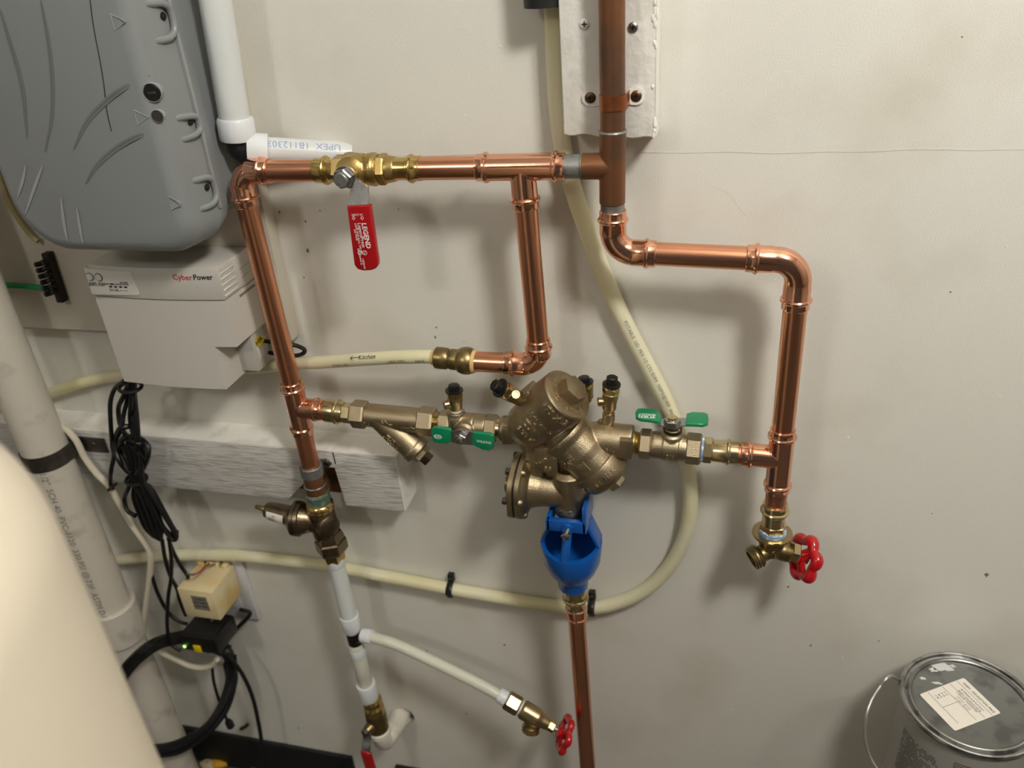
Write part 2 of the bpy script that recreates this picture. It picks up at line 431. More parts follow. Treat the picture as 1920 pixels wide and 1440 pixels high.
pipe('short copper stub leading to the brass push coupling', along(C2,K0,.036-G), K0+(C2-K0).normalized()*(-G), 'copper_h')
pipe('level copper pipe between the two elbows beside the old riser', along(C3,C4,.038-G), along(C4,C3,.044-G), 'copper_h')
pipe('copper drop pipe above the hose bib tee', along(C4,TR,.044-G), along(TR,C4,.033-G))
pipe('tall copper riser in front of the battery unit', along(C1,TL,.034-G), along(TL,C1,.033-G))
pipe('copper stub between strainer tee and brass adapter', along(TL,ADL,.031-G), ADL+(ADL-TL).normalized()*.004, 'copper_dim')
pipe('copper stub between hose bib tee and pale brass adapter', along(TR,ADR,.037-G), ADR+(ADR-TR).normalized()*.004, 'copper_dim')
pipe('copper stub directly above the hose bib adapter', along(TR,BIB,.040-G), BIB+(BIB-TR).normalized()*.005, 'copper_dim')

# ------------------------------------------------------------------ the old brown tee, riser and mounting board
t = thing('old_copper_tee', 'old brown soldered copper tee hanging from the strapped riser', 'pipe tee', at(1148,384,YP))
top, bot = at(1149,248,YP), at(1148,381,YP); wl = at(1091,312,YP)
m = MB(); d = bot-top; L_ = d.length; ro = .0111
m.lathe(top, d, [(0,ro),(L_,ro)], 36)
d2 = wl-OT; l2 = d2.length
m.lathe(OT, d2, [(0,ro),(l2,ro)], 36)
m.build('body', 'copper_old', t, remesh=.0005, smooth_it=8)
MB().torus(top+V((0,0,.0006)), Z, RP+.0004, .0013, 36, 8).build('solder_ring', 'solder', t)
MB().torus(wl, d2, RP+.0002, .0008, 36, 8).build('solder_ring', 'verdigris', t)
pipe('grey tinned stub joining the bright tee to the old brown tee', along(OT,TM,l2-.006), along(TM,OT,.038-G), 'solder', RP, 'tinned_stub')
pipe('grey tinned stub with a solder drip below the old brown tee', bot+V((0,0,.006)), along(C3,OT,.038-G), 'solder', RP, 'tinned_stub')
pipe('old brown copper riser strapped to the white board', V((at(1151,60,YP).x,YP,.62)), top-V((0,0,.006)), 'copper_old', RP, 'old_copper_riser')
# white board
bx0, bx1 = -.0446, .0336; bz = .0205
m = MB(); N_ = 16; lo = []
for k in range(N_+1):
    f = k/N_; lo.append(V((bx0+(bx1-bx0)*f, -.038, bz+.0022-.0045*f+.0011*math.sin(k*5.1))))
m.prism([V((bx0,-.038,.80))]+lo+[V((bx1,-.038,.80))], V((0,.038,0)), .0012)
mbd = tag(m.build('mounting_board', 'white_paint_wood', sharp=50), 'white painted board carrying the old copper riser', 'board')
rc2 = random.Random(21)
for i in range(16):
    c = V((bx1-abs(rc2.gauss(0,.0022)), -.0382, rc2.uniform(bz,.135))); MB().ball(c, .0008+rc2.random()*.0010, .0008, .0012+rc2.random()*.0040, 8, 6).build('paint_chip', 'white_paint_wood', mbd)
def screw(root, P, d, r=.0042, mt='steel', name='screw', solo=None):
    m = MB(); d = V(d).normalized()
    m.lathe(P, d, [(-.006,r*.5),(0,r*.5),(0,r),(.0006,r),(.0014,r*.8),(.0018,r*.4)], 18)
    o = m.build(name, mt, root)
    u, w_ = perp(d); q = MB()
    q.box(V(P)+d*.0017, u*r*1.1, w_*r*.26, d*.0006); q.box(V(P)+d*.0017, w_*r*1.1, u*r*.26, d*.0006)
    if root is None or o.parent is None: q.build('cross_recess', 'black_plastic', o)
    else: q.build('cross_recess', 'black_plastic', o)
    return o
for px_, py_, lb in ((1096,45,'paint-covered screw in the white board'), (1187,51,'bare steel crosshead screw in the white board')):
    o = screw(None, at(px_,py_,-.0385), -Y, .0040, 'white_paint_wood' if px_ < 1100 else 'steel'); tag(o, lb, 'screw', 'screws in the white board')
# copper tube strap
S0 = at(1150,190,YP); wz = .0115
t = thing('tube_strap', 'copper tube strap with painted ears on the white board', 'strap', S0-V((0,0,wz/2)))
m = MB(); pr_ = []
for k in range(13):
    a = math.pi*k/12; pr_.append((math.cos(a)*(RP+.0012), -math.sin(a)*(RP+.0012)))
pr_ = [(RP+.0012,.0155)]+pr_+[(-RP-.0012,.0155)]
inn = [(x*(RP+.0002)/(RP+.0012), y*(RP+.0002)/(RP+.0012) if y < 0 else y) for x, y in pr_]
vs = []; fs = []
for z_ in (-wz/2, wz/2):
    vs += [S0+V((x,y,z_)) for x, y in pr_] + [S0+V((x,y,z_)) for x, y in inn]
k = len(pr_)
for i in range(k-1):
    fs += [(i,i+1,2*k+i+1,2*k+i), (k+i,3*k+i,3*k+i+1,k+i+1), (i,k+i,k+i+1,i+1), (2*k+i,2*k+i+1,3*k+i+1,3*k+i)]
m.add(vs, fs); m.build('band', 'copper_strap', t)
for sgn, px_, py_ in ((-1,1107,183),(1,1193,180)):
    E_ = at(px_,py_,-.0395); m = MB(); b0 = S0+V((sgn*(RP+.0005),0,0)); b0.y = -.0393
    pts = []
    for k in range(9):
        a = math.pi/2 - math.pi*k/8; pts.append(E_+V((sgn*math.cos(a)*.0072,0,math.sin(a)*.0072)))
    pts = [V((b0.x,-.0393,b0.z+wz/2))]+pts+[V((b0.x,-.0393,b0.z-wz/2))]
    for p in pts: p.y = -.0398
    m.prism(pts, V((0,.0014,0))); o = m.build('ear', 'white_paint_wood', t)
    screw(t, V((E_.x,-.0398,E_.z)), -Y, .0046, 'screw_brown')

# ------------------------------------------------------------------ brass lever valve with the red handle
AX = (VLb-VLa).normalized(); ct = thing('ball_valve', 'yellow brass press ball valve with hanging red lever', 'valve', at(690,345,YP))
def px_lathe(m, pts, f, n=32, ref=None):
    A = f(pts[0][0]); d = f(pts[-1][0])-A
    return m.lathe(A, d, [((f(x)-A).dot(d.normalized()), hw/pxm(f(x))) for x, hw in pts], n, ref)
fv = lambda x: at(x, 319.5-(x-592)*.0177, YP)
m = MB()
px_lathe(m, [(592,22),(593,23),(604,23),(606,24),(618,24),(620,21),(629,21),(632,22)], fv); m.build('press_socket', 'brass', ct)
m = MB(); px_lathe(m, [(733,22),(740,22),(750,21),(764,21),(766,24),(778,24),(780,23),(789,23),(790,22)], fv)
m.build('press_socket', 'brass', ct)
for x in (612,772): MB().torus(fv(x), AX, 23.0/pxm(fv(x)), 4.2/pxm(fv(x))).build('press_bead', 'brass', ct)
m = MB()
px_lathe(m, [(650,29),(652,32),(661,33),(668,31),(690,29),(700,31.5),(704,31.5),(708,29),(712,28)], fv)
px_lathe(m, [(726,26),(733,25),(741,23),(744,22)], fv)
S = fv(668); stem = -Y
m.lathe(S, stem, [(0,.016),(.012,.0150),(.0155,.0120),(.019,.0098),(.0215,.0098),(.0225,.008)], 28)
m.build('body', 'brass_cast', ct, remesh=.0007, smooth_it=3)
m = MB(); px_lathe(m, [(630,26),(632,29),(648,29),(651,27)], fv, 6, V((0,.5,1))); m.build('hex_end', 'brass_cast', ct, sharp=20)
m = MB(); px_lathe(m, [(711,28),(714,30),(724,30),(727,27)], fv, 6, V((0,.5,1))); m.build('hex_end', 'brass_cast', ct, sharp=20)
m = MB(); text_tube(m, '3/4', fv(697), AX, 29.5/pxm(fv(697)), V((0,-.35,1)), .008, .0005); m.build('lettering', 'brass', ct)
# lever
yl = YP-.0235
def outl(ps, y): return [at(px_, py_, y) for px_, py_ in ps]
e0 = S + V((0, yl-YP, 0)); 
m = MB()
hub = []
for k in range(13):
    a = math.pi*k/12; hub.append(e0+V((math.cos(a)*.0098,0,math.sin(a)*.0098)))
gl, gr = at(652,390,yl-.012), at(693,387,yl-.012)
kl, kr = at(659,354,yl-.003), at(692,350,yl-.003)
q = [(V(hub[-1]), V(hub[0])), (V(kl), V(kr)), (V(gl), V(gr))]
m.prism(hub, V((0,-.0022,0)))
th = V((0,-.0022,0))
for i in range(2):
    a, b = q[i]; c, d_ = q[i+1]
    m.add([a,b,d_,c,a+th,b+th,d_+th,c+th], [(0,1,2,3),(4,7,6,5),(0,4,5,1),(1,5,6,2),(2,6,7,3),(3,7,4,0)])
lev = m.build('lever', 'steel', ct)
yg = yl-.0155
gp = [(650,387),(693,384.5),(708,488),(708.5,497),(704,504),(695,507.5),(680,508),(670,505),(664,497)]
m = MB(); m.prism(outl(gp, yg), V((0,.0062,0)), .0013, 3)
grip = m.build('grip', 'red_vinyl', ct)
# white print on the grip, reading downwards
gd = (at(691,480,yg)-at(676,405,yg)).normalized()
ux, uy = gd, (-Y).cross(gd)
g_ = MB()
for s_, px_, py_, sz, bo in (('LEGEND',681.5,418,.0064,.025),('LegendPress',672.8,418,.0046,.004),('LEAD FREE BALL VALVE',666.2,418.5,.0027,0),('600 WOG',664.8,430,.0024,0),('600 CWP',671.5,466,.0026,0),('NSF/ANSI',680,485,.0024,0),('61-G',676,487,.0024,0)):
    text_flat(g_, s_, at(px_,py_,yg-.0002), ux, uy, sz, .0001, 'LEFT', 0, bo)
text_flat(g_, '1/4 TURN', at(670,403,yg-.0002), -uy, -ux, .0026, .0001, 'CENTER')
for px_, py_ in ((663,409),(679,409)):
    c = at(px_,py_,yg-.0003); m4 = [c+ux*.0017, c+uy*.0014, c-ux*.0017, c-uy*.0014]
    for i in range(4): g_.sweep([m4[i], m4[(i+1) % 4]], .00022, 5)
for px_, py_ in ((675,474),(684,474)):
    g_.torus(at(px_,py_,yg-.0002), Y, .0020, .00022, 20, 5); text_flat(g_, 'N', at(px_,py_,yg-.0003), ux, uy, .0024, .0001)
g_.build('lettering', 'ink_white', grip)
m = MB(); m.hexn(e0+V((0,-.0022,0)), -Y, .0065, .0092, V((.3,0,1))); o = m.build('lever_nut', 'steel', ct, sharp=20)
m = MB(); m.lathe(e0+V((0,-.0085,0)), -Y, [(0,.0066),(.003,.0064),(.0036,.0058)], 24); m.build('stem_end', 'zinc', ct)

# ------------------------------------------------------------------ brass push coupling on the kitchen line
fk = lambda x: at(x, 669.5+(x-810)*.107, YP)
t = thing('push_coupling', 'dull brass push coupling between kitchen tube and copper stub', 'coupling', fk(850)-Z*.016)
dK = (fk(890)-fk(812)).normalized()
m = MB(); px_lathe(m, [(815.5,17),(818,20.5),(828,21),(838,20.5),(843,17.5),(845,16)], fk); px_lathe(m, [(843,16),(844,19),(846,20),(857,20),(860,19.5)], fk)
px_lathe(m, [(859,21),(862,23.5),(868,25.5),(875,26.5),(882,25.5),(888,22),(890,20)], fk); m.build('body', 'brass_dark', t)
m = MB(); px_lathe(m, [(838,17.5),(839,18.6),(842,18.6),(843,17)], fk); m.build('groove_ring', 'brass_dark', t)
m = MB(); px_lathe(m, [(809.5,13.5),(811,15),(814,15.5),(817,15.5)], fk); m.build('release_collar', 'tan_plastic', t)
m = MB(); px_lathe(m, [(884,22.6),(888,22.8),(891,21.5),(893,19.5)], fk); m.build('release_collar', 'tan_plastic', t)
# ------------------------------------------------------------------ backflow assembly along one flow line
SL = (858-764.5)/(1463-558)
fa = lambda x: at(x, 764.5+(x-558)*SL, YP)
FA = (fa(1400)-fa(600)).normalized()
FN = FA.cross(Y).normalized()
if FN.z < 0: FN = -FN                                     # "up" square to the flow line
REFH = V((0,-1,0.05))
def adapter(label, x0, hexx, beadx, x1, cat='adapter'):
    """pale brass press adapter: socket end x0.., bead, hex end"""
    t = thing('press_adapter', label, cat, fa((x0+x1)/2)-Z*.014, 'brass press adapters')
    return t
t = adapter('pale brass press adapter between copper tee and bronze strainer', 611, 0, 0, 665)
m = MB(); px_lathe(m, [(611,20),(612,21.5),(626,22),(629,21.5),(640,21),(644,19.5),(646,19.5)], fa); m.build('body', 'brass_pale', t)
m = MB(); px_lathe(m, [(644,17.5),(646,19.5),(663,19.5),(664,17)], fa, 6, REFH); m.build('hex_end', 'brass_pale', t, sharp=20)
MB().torus(fa(633), FA, 21.0/pxm(fa(633)), 3.6/pxm(fa(633))).build('press_bead', 'brass_pale', t)
t = adapter('pale brass press adapter between green-handled valve and hose bib tee', 1319, 0, 0, 1384)
m = MB(); px_lathe(m, [(1335,20),(1337,21),(1356,21.5),(1360,22.5),(1372,22),(1383,21.5),(1384,20)], fa); m.build('body', 'brass_pale', t)
m = MB(); px_lathe(m, [(1319,22),(1320.5,24.5),(1334,24.5),(1336,22)], fa, 6, REFH); m.build('hex_end', 'brass_pale', t, sharp=20)
m = MB(); px_lathe(m, [(1314,22.5),(1315,24.2),(1318.5,24),(1319.5,22)], fa); m.build('thread_tape', 'tape_blue', t)
MB().torus(fa(1365), FA, 21.8/pxm(fa(1365)), 3.8/pxm(fa(1365))).build('press_bead', 'brass_pale', t)

# Y strainer
t = thing('y_strainer', 'bronze Y strainer with slanted screen leg and square plug', 'strainer', fa(740)-Z*.06)
k_ = lambda x, hw: hw/pxm(fa(x))
sa = fa(709); sb = at(786,847,YP-.004); sd = (sb-sa).normalized()
m = MB(); px_lathe(m, [(684,21),(690,22.5),(720,23),(760,23.5),(795,23)], fa)
rl = 27/pxm(sb); ll = (sb-sa).length
m.lathe(sa, sd, [(0,rl*.84),(ll*.3,rl*.92),(ll*.65,rl*.95),(ll-.009,rl*.98),(ll-.008,rl*1.04),(ll-.001,rl*1.04),(ll,rl*.97)], 32)
m.ball(fa(760), .0135)
m.build('body', 'bronze', t, remesh=.0007, smooth_it=6)
m = MB(); px_lathe(m, [(661,24),(664,27),(685,27),(688,25)], fa, 6, REFH); m.build('hex_end', 'bronze', t, sharp=20)
m = MB(); px_lathe(m, [(786,25.5),(789,28),(812,28),(816,25.5)], fa, 6, REFH); m.build('hex_end', 'bronze', t, sharp=20)
cap = MB().hexn(sb, sd, .0065, rl*.72, Y).build('cap_nut', 'bronze', t, sharp=20)
MB().box(sb+sd*.0105, perp(sd,Y)[0]*.0105, perp(sd,Y)[1]*.0105, sd*.009, .0008).build('plug', 'bronze_old', t)
m = MB(); cfr = lambda x: k_(x, 23.0)
text_tube(m, 'SXL', fa(733)-FN*.001, FA, cfr(733)+.0006, -Y+FN*.15, .0078, .0006)
text_tube(m, '3/4', fa(694), FA, k_(694,22.6)+.0004, -Y-Z*.25, .006, .0005)
nf = (-Y-Z*.1)
ps = sa+sd*(ll*.50); text_tube(m, 'ZURN', ps, sd, rl*.945, -Y+V((-.05,0,-.10)), .0066, .0007); text_tube(m, 'WILKINS', ps, sd, rl*.945, -Y+V((-.35,0,-.45)), .0052, .0006)
m.build('lettering', 'bronze_letter', t)
m = MB(); A_ = fa(768)-Y*k_(768,23.6)-Z*.004
m.prism([A_+FA*.012, A_+FA*.005+FN*.0035, A_+FA*.005+FN*.0014, A_-FA*.006+FN*.0014, A_-FA*.006-FN*.0014, A_+FA*.005-FN*.0014, A_+FA*.005-FN*.0035], V((0,.0018,0)))
m.build('flow_arrow', 'bronze_letter', t)
# threaded nipple
m = MB(); st = []
for i in range(9): st += [(808+i*2.3, 18.2), (809+i*2.3, 20)]
px_lathe(m, st+[(828.5,18)], fa)
tag(m.build('threaded_nipple', 'brass_pale', sharp=20), 'shiny threaded brass nipple between strainer and first green-handled valve', 'nipple')

def test_cock(root, B, d, L_, R, nub=None, name='test_cock', white=True):
    """small ball cock: nipple, body, brass hex, black dust cap; root is the valve it belongs to"""
    d = V(d).normalized(); u, w_ = perp(d)
    m = MB(); m.lathe(B, d, [(0,R*.62),(L_*.10,R*.62),(L_*.12,R*.80),(L_*.16,R*.92),(L_*.36,R*.95),(L_*.40,R*1.02),(L_*.56,R*1.05),(L_*.58,R*.9)], 24)
    c = m.build(name, 'cock_brass', root)
    if nub is not None:
        n_ = V(nub).normalized(); q = MB(); q.lathe(B+d*L_*.34, n_, [(0,R*.62),(R*1.45,R*.62),(R*1.6,R*.5),(R*1.6,R*.36),(R*1.45,R*.34)], 18); q.build('stem_nub', 'cock_brass', c)
    MB().hexn(B+d*L_*.57, d, L_*.15, R*1.12, u).build('hex_collar', 'brass', c, sharp=20)
    m = MB(); m.lathe(B+d*L_*.71, d, [(0,R*.98),(L_*.05,R*1.0)], 24); m.build('collar_ring', 'brass_pale', c)
    m = MB(); st_ = B+d*L_*.755
    m.lathe(st_, d, [(0,R*1.0),(.0003,R*1.20),(L_*.05,R*1.18),(L_*.06,R*.74)], 24)
    rg = []
    for tt, rr in ((L_*.055,.72),(L_*.21,.70),(L_*.225,.6)):
        rg.append([st_+d*tt+(u*math.cos(2*math.pi*j/32)+w_*math.sin(2*math.pi*j/32))*R*(rr+(.05 if (j//2) % 2 else 0)) for j in range(32)])
    m.rings(rg); m.build('dust_cap', 'black_plastic', c)
    if white:
        m = MB(); m.lathe(B, d, [(L_*.02,R*.66),(L_*.04,R*.74),(L_*.09,R*.74),(L_*.11,R*.66)], 20); m.build('thread_tape', 'tape_white', c)
    return c

# first ball valve, handle on its front
t = thing('ball_valve', 'bronze ball valve with green wing handle in front reading WILKINS', 'valve', fa(880)-Z*.022, 'green-handled ball valves')
m = MB(); px_lathe(m, [(845,20),(850,21.5),(866,22),(867,24.2),(889,24.8),(891,23.2),(893,24.6),(911,24.5),(913,23)], fa)
stc = fa(878)
m.lathe(stc, -Y, [(0,.0115),(.0135,.0110),(.0155,.0085),(.020,.0080)], 24)
tcb = fa(857); m.lathe(tcb, FN, [(0,.0125),(.011,.0105),(.0135,.0095),(.0165,.0092)], 24)
m.build('body', 'bronze', t, remesh=.0006, smooth_it=3)
m = MB(); px_lathe(m, [(826,23),(828.5,25.5),(844,25.5),(847,23.5)], fa, 6, REFH); m.build('hex_end', 'bronze', t, sharp=20)
m = MB(); px_lathe(m, [(911,23),(913.5,26),(930,26),(933,23.5)], fa, 6, REFH); m.build('hex_end', 'bronze', t, sharp=20)
m = MB(); text_tube(m, '3/4', fa(879), FA, k_(879,24.8), FN*1.0-Y*.35, .0062, .0005); m.build('lettering', 'bronze_letter', t)
test_cock(t, tcb+FN*.0150, FN, .0335, .0078, V((-.75,-.45,0)))
yh = YP-.0205
nutc = stc.copy(); nutc.y = yh
def wing(ps, y, root, mt='green_vinyl'):
    return MB().prism(outl(ps, y), V((0,.0042,0)), .0011, 3).build('handle_wing', mt, root)
m = MB(); m.prism(outl([(843,809),(866,806),(888,811),(889,835),(866,833),(843,829)], yh-.0008), V((0,.0016,0))); m.build('handle_plate', 'steel', t)
w1 = wing([(813,801.5),(840,804),(845,807),(845,830),(838,833),(819,831.5),(812,828),(809.5,822),(808.5,806)], yh-.0022, t)
w2 = wing([(886,810),(893,811.5),(918,814),(925,818),(926.5,825),(924,842),(917,845.5),(905,844),(890,837),(884.5,833)], yh-.0022, t)
m = MB(); m.hexn(nutc+V((0,-.0005,0)), -Y, .0075, .0066, Z); o = m.build('handle_nut', 'steel', t, sharp=20)
m = MB(); m.lathe(nutc+V((0,-.0075,0)), -Y, [(0,.0040),(.0030,.0038),(.0034,.003)], 18); m.build('stem_end', 'steel', t)
hx_ = (at(918,830,yh)-at(890,826,yh)).normalized(); hy_ = (-Y).cross(hx_)*-1
hy_ = hx_.cross(Y)
if hy_.z < 0: hy_ = -hy_
m = MB(); text_flat(m, 'WILKINS', at(907,829,yh-.0024), hx_, hy_, .0040, .0001); m.build('lettering', 'ink_white', w2)
m = MB(); text_flat(m, 'ZURN', at(821,819,yh-.0023), hx_, hy_, .0028, .0001)
c_ = at(821,819,yh-.0024); oval = [c_+hx_*math.cos(2*math.pi*j/28)*.0042+hy_*math.sin(2*math.pi*j/28)*.0024 for j in range(28)]
m.sweep(oval, .00022, 5, loop=True); m.build('lettering', 'ink_white', w1)

# nipple into the backflow body
m = MB(); px_lathe(m, [(931,19),(932,20.5),(940,20.5),(941,19)], fa); tag(m.build('threaded_nipple', 'brass_pale'), 'brass nipple between first green-handled valve and backflow body', 'nipple')

# ---- backflow preventer body
t = BF = thing('backflow_preventer', 'cast bronze reduced pressure backflow preventer with two slanted check housings', 'backflow preventer', at(1060,985,YP))
a1 = V((.70,-.13,.70)).normalized(); f1 = at(1066,738,-.072); R1 = .0268
a2 = V((.70,-.06,-.71)).normalized(); f2 = at(1147,897,-.064); R2 = .0275
b1 = f1 - a1*.066
c2 = f2 - a2*.066
m = MB()
m.lathe(f1, -a1, [(.020,R1*.93),(.030,R1*.94),(.052,R1*.95),(.066,R1*.88),(.078,R1*.62)], 40)
m.lathe(f2, -a2, [(.018,R2*.92),(.036,R2*.93),(.044,R2*.97),(.060,R2*.95),(.066,R2*1.03),(.070,R2*1.03),(.072,R2*.92),(.084,R2*.5)], 40)
inl = fa(939); m.lathe(inl, FA, [(0,.0128),(.002,.0142),(.012,.0150),(.03,.016)], 32)
ro_ = 33/pxm(fa(1150)); A_ = fa(1085); m.lathe(A_, FA, [(0,ro_*.9),((fa(1120)-A_).length,ro_),((fa(1184)-A_).length,ro_),((fa(1187)-A_).length,ro_*.93)], 40)
mid = fa(1042); m.ball(mid-Z*.002, .020, .018, .019)
m.ball(fa(1000)-Z*.004, .021, .0185, .020)
# neck down to the relief valve
rc = at(1005,905,-.066)                                    # middle of the relief valve cone
m.lathe(fa(1005)-Z*.004, rc-fa(1005), [(0,.014),(.03,.0125),((rc-fa(1005)).length,.012)], 28)
m.build('body', 'bronze', t, remesh=.0008, smooth_it=5)
# support web with raised letters
wy = -.0815
m = MB(); m.prism(outl([(1002,842),(1046,838),(1044,897),(1001,879)], wy), V((0,.016,0)), .001); web = m.build('web', 'bronze', t)
# lugs
for ps, yy in (([(940,804),(958,806),(959,834),(941,834)], YP-.0155), ([(1162,826),(1186,828),(1184,862),(1160,860)], YP-.0185)):
    MB().prism(outl(ps, yy), V((0,.012,0)), .0012).build('wrench_flat', 'bronze', t)
ux_ = perp(a1, Y)[1]
lugc = at(992,741,-.060); MB().box(lugc, a1*.020, perp(a1,Y)[0]*.022, perp(a1,Y)[1]*.014, .0015).build('cock_boss', 'bronze', t)
# first check cover
m = MB(); m.lathe(f1, -a1, [(0,R1*.90),(.0006,R1*.985),(.0022,R1*1.03),(.022,R1*1.05),(.0235,R1*1.04),(.0245,R1*.96)], 48)
cv = m.build('check_cover', 'bronze', t)
MB().hexn(f1, a1, .0125, .0140, V((1,0,-.9)), ch=.02).build('cover_nut', 'bronze', cv, sharp=20)
m = MB(); text_ring(m, 'WILKINS  ZURN  PASO ROBLES  CA. USA', f1+a1*.0003, a1, V((-.2,.3,1)), R1*.66, .0068, .0005, 2.9)
text_tube(m, '975 XL2', f1-a1*.011, a1, R1*1.045, V((-.28,-1,-.32)), .0098, .0006, around=True, bold=.01)
m.build('lettering', 'bronze_letter', cv)
m = MB(); up_ = V((-.35,-1,-.28))
text_tube(m, 'WILKINS', f1-a1*.034, a1, R1*.945, up_, .0092, .0006, around=True); text_tube(m, 'ZURN', f1-a1*.044, a1, R1*.952, up_, .0092, .0006, around=True)
text_tube(m, 'C UL US', f1-a1*.055, a1, R1*.955, up_, .0070, .0006, around=True)
text_flat(m, 'RP', at(1027,881,wy-.0004), hx_, hy_, .0068, .0005); text_flat(m, 'UL FM 1311', at(1026,862,wy-.0004), (hx_+hy_*.5), (hy_-hx_*.5), .0056, .0005)
text_tube(m, '3/4', fa(1148), FA, ro_+.0002, -Y-Z*.1, .0072, .0006)
text_tube(m, '175', f2-a2*.053, a2.cross(Y)*0+a2, R2*.955, V((-.1,-1,.02)), .0082, .0006, around=False)
text_tube(m, 'PSI', f2-a2*.050, a2, R2*.95, V((-.45,-1,-.42)), .0068, .0006, around=False)
m.build('lettering', 'bronze_letter', t)
# flow arrow on the second housing
m = MB(); A_ = f2-a2*.040+V((-.02,-1,-.02)).normalized()*R2*.955; e1 = FA; e2 = FN
m.prism([A_+e1*.012-e2*.003, A_+e1*.003+e2*.007, A_+e1*.0025+e2*.003, A_-e1*.012+e2*.0030, A_-e1*.012-e2*.0035, A_+e1*.0025-e2*.0035, A_+e1*.002-e2*.008], V((0,.003,0)), .0006); m.build('flow_arrow', 'bronze', t)
# second check cover
m = MB(); m.lathe(f2, -a2, [(0,R2*.78),(.003,R2*.92),(.008,R2*1.0),(.022,R2*1.04),(.0235,R2*1.03),(.0245,R2*.93)], 48)
cv = m.build('check_cover', 'bronze', t)
MB().hexn(f2, a2, .0095, .0105, V((1,0,.9))).build('cover_nut', 'bronze', cv, sharp=20)
m = MB(); text_tube(m, 'PVDF DUL 18SK', f2-a2*.013, -a2, R2*1.035, V((-.15,-1,.05)), .0078, .0006, around=True); m.build('lettering', 'bronze_letter', cv)
# relief valve: flange pair facing left, cone, vent
rx = V((1,-.04,-.03)).normalized(); fl = at(966,908,-.066); RF = 66/pxm(fl)
rv = MB(); rv.lathe(fl, rx, [(.014,RF*.62),(.020,RF*.60),(.030,RF*.52),(.055,RF*.44),(.060,RF*.44)], 36)
vt = at(1066,905,-.068)
rv.lathe(vt+Z*.017, V((.02,0,-1)), [(0,.010),(.004,.0165),(.040,.0168),(.054,.0164)], 36)
rvo = rv.build('relief_valve', 'bronze', t, remesh=.0008, smooth_it=3)
m = MB(); rg = []
def flange(m, A, d, R, h, lob=6, amp=.05):
    u, w_ = perp(d); R_ = []
    for tt, k in ((0,.97),(.0008,1),(h-.0008,1),(h,.97)):
        R_.append([A+d*tt+(u*math.cos(a)+w_*math.sin(a))*R*k*(1+amp*math.cos(lob*a)) for a in [2*math.pi*j/72 for j in range(72)]])
    return m.rings(R_)
flange(m, fl, rx, RF*.95, .0062, 6, .03); m.build('flange_cover', 'bronze', rvo)
m = MB(); m.lathe(fl+rx*.0060, rx, [(0,RF*.90),(.0016,RF*.90)], 48); m.build('diaphragm', 'black_rubber', rvo)
m = MB(); flange(m, fl+rx*.0075, rx, RF*.95, .0060, 6, .03); m.lathe(fl+rx*.0135, rx, [(0,RF*.86),(.003,RF*.76),(.006,RF*.62)], 40); m.build('flange_body', 'bronze', rvo)
u_, w_ = perp(rx)
for j in range(6):
    a = 2*math.pi*j/6+.5; c_ = fl+(u_*math.cos(a)+w_*math.sin(a))*RF*.82
    MB().hexn(c_, -rx, .0046, .0042, Z).build('bolt', 'steel_dark', rvo, sharp=20)
    q = MB(); q.lathe(c_+rx*.0128, rx, [(0,.0046),(.002,.0043),(.004,.0026)], 16); q.build('bolt_boss', 'bronze', rvo)
MB().lathe(fl, -rx, [(0,.0105),(.009,.0100),(.0095,.0085)], 28).build('spring_boss', 'brass_dark', rvo)
m = MB(); text_tube(m, 'VENT', vt-Z*.0275, Z, .0169, V((-.15,-1,0)), .0066, .0006, around=True); m.build('lettering', 'bronze_letter', rvo)
# test cocks on the body
tb = at(984,752,-.062); td = (at(931,724,-.080)-tb).normalized()
test_cock(t, tb, td, (at(931,724,-.080)-tb).length*1.12, .0082, V((.35,-.75,.55)), white=False)
k0 = at(1101,752,-.036); k1 = at(1094,706,-.036); test_cock(t, k0, k1-k0, (k1-k0).length, .0078, white=False)
e0_ = at(1136,792,YP+.004); e1_ = at(1139,776,YP+.004); e2_ = at(1148,704,YP+.004)
m = MB(); m.lathe(at(1130,800,YP+.004), e0_-at(1128,806,YP+.004), [(0,.0075),(.006,.0072),(.008,.006)], 6); m.build('cock_nut', 'brass_pale', t, sharp=20)
m = MB(); m.sweep(catmull([at(1130,801,YP+.004), at(1137,793,YP+.004), at(1141,786,YP+.004), at(1141,774,YP+.004)], 5), .0062, 18); m.build('cock_elbow', 'bronze', t)
dd = (at(1148,705,YP+.004)-at(1141,774,YP+.004)); test_cock(t, at(1141,776,YP+.004), dd, dd.length*1.03, .0076, V((-.8,-.2,0)), white=False)

# nipple and second ball valve, handle on top
m = MB(); px_lathe(m, [(1184,23),(1190,22),(1193,20),(1194,21.5),(1196,20),(1198,21.5),(1201,20)], fa); tag(m.build('threaded_nipple', 'brass_cast', sharp=20), 'short threaded nipple between backflow outlet and second green-handled valve', 'nipple')
t = thing('ball_valve', 'bronze ball valve with green wing handle on top reading ZURN', 'valve', fa(1257)-Z*.022, 'green-handled ball valves')
m = MB(); px_lathe(m, [(1220,24),(1226,26),(1243,26.5),(1244,28),(1272,28),(1274,26),(1286,25.5),(1288,25)], fa)
sc_ = fa(1259); m.lathe(sc_, FN, [(0,.0125),(.0145,.0105),(.0165,.0085),(.0215,.0078)], 24)
m.build('body', 'bronze', t, remesh=.0006, smooth_it=3)
m = MB(); px_lathe(m, [(1199,26),(1202,28.5),(1219,28.5),(1222,26)], fa, 6, REFH); m.build('hex_end', 'bronze', t, sharp=20)
m = MB(); px_lathe(m, [(1286,27),(1289,30),(1312,30),(1315,27)], fa, 6, REFH); m.build('hex_end', 'bronze', t, sharp=20)
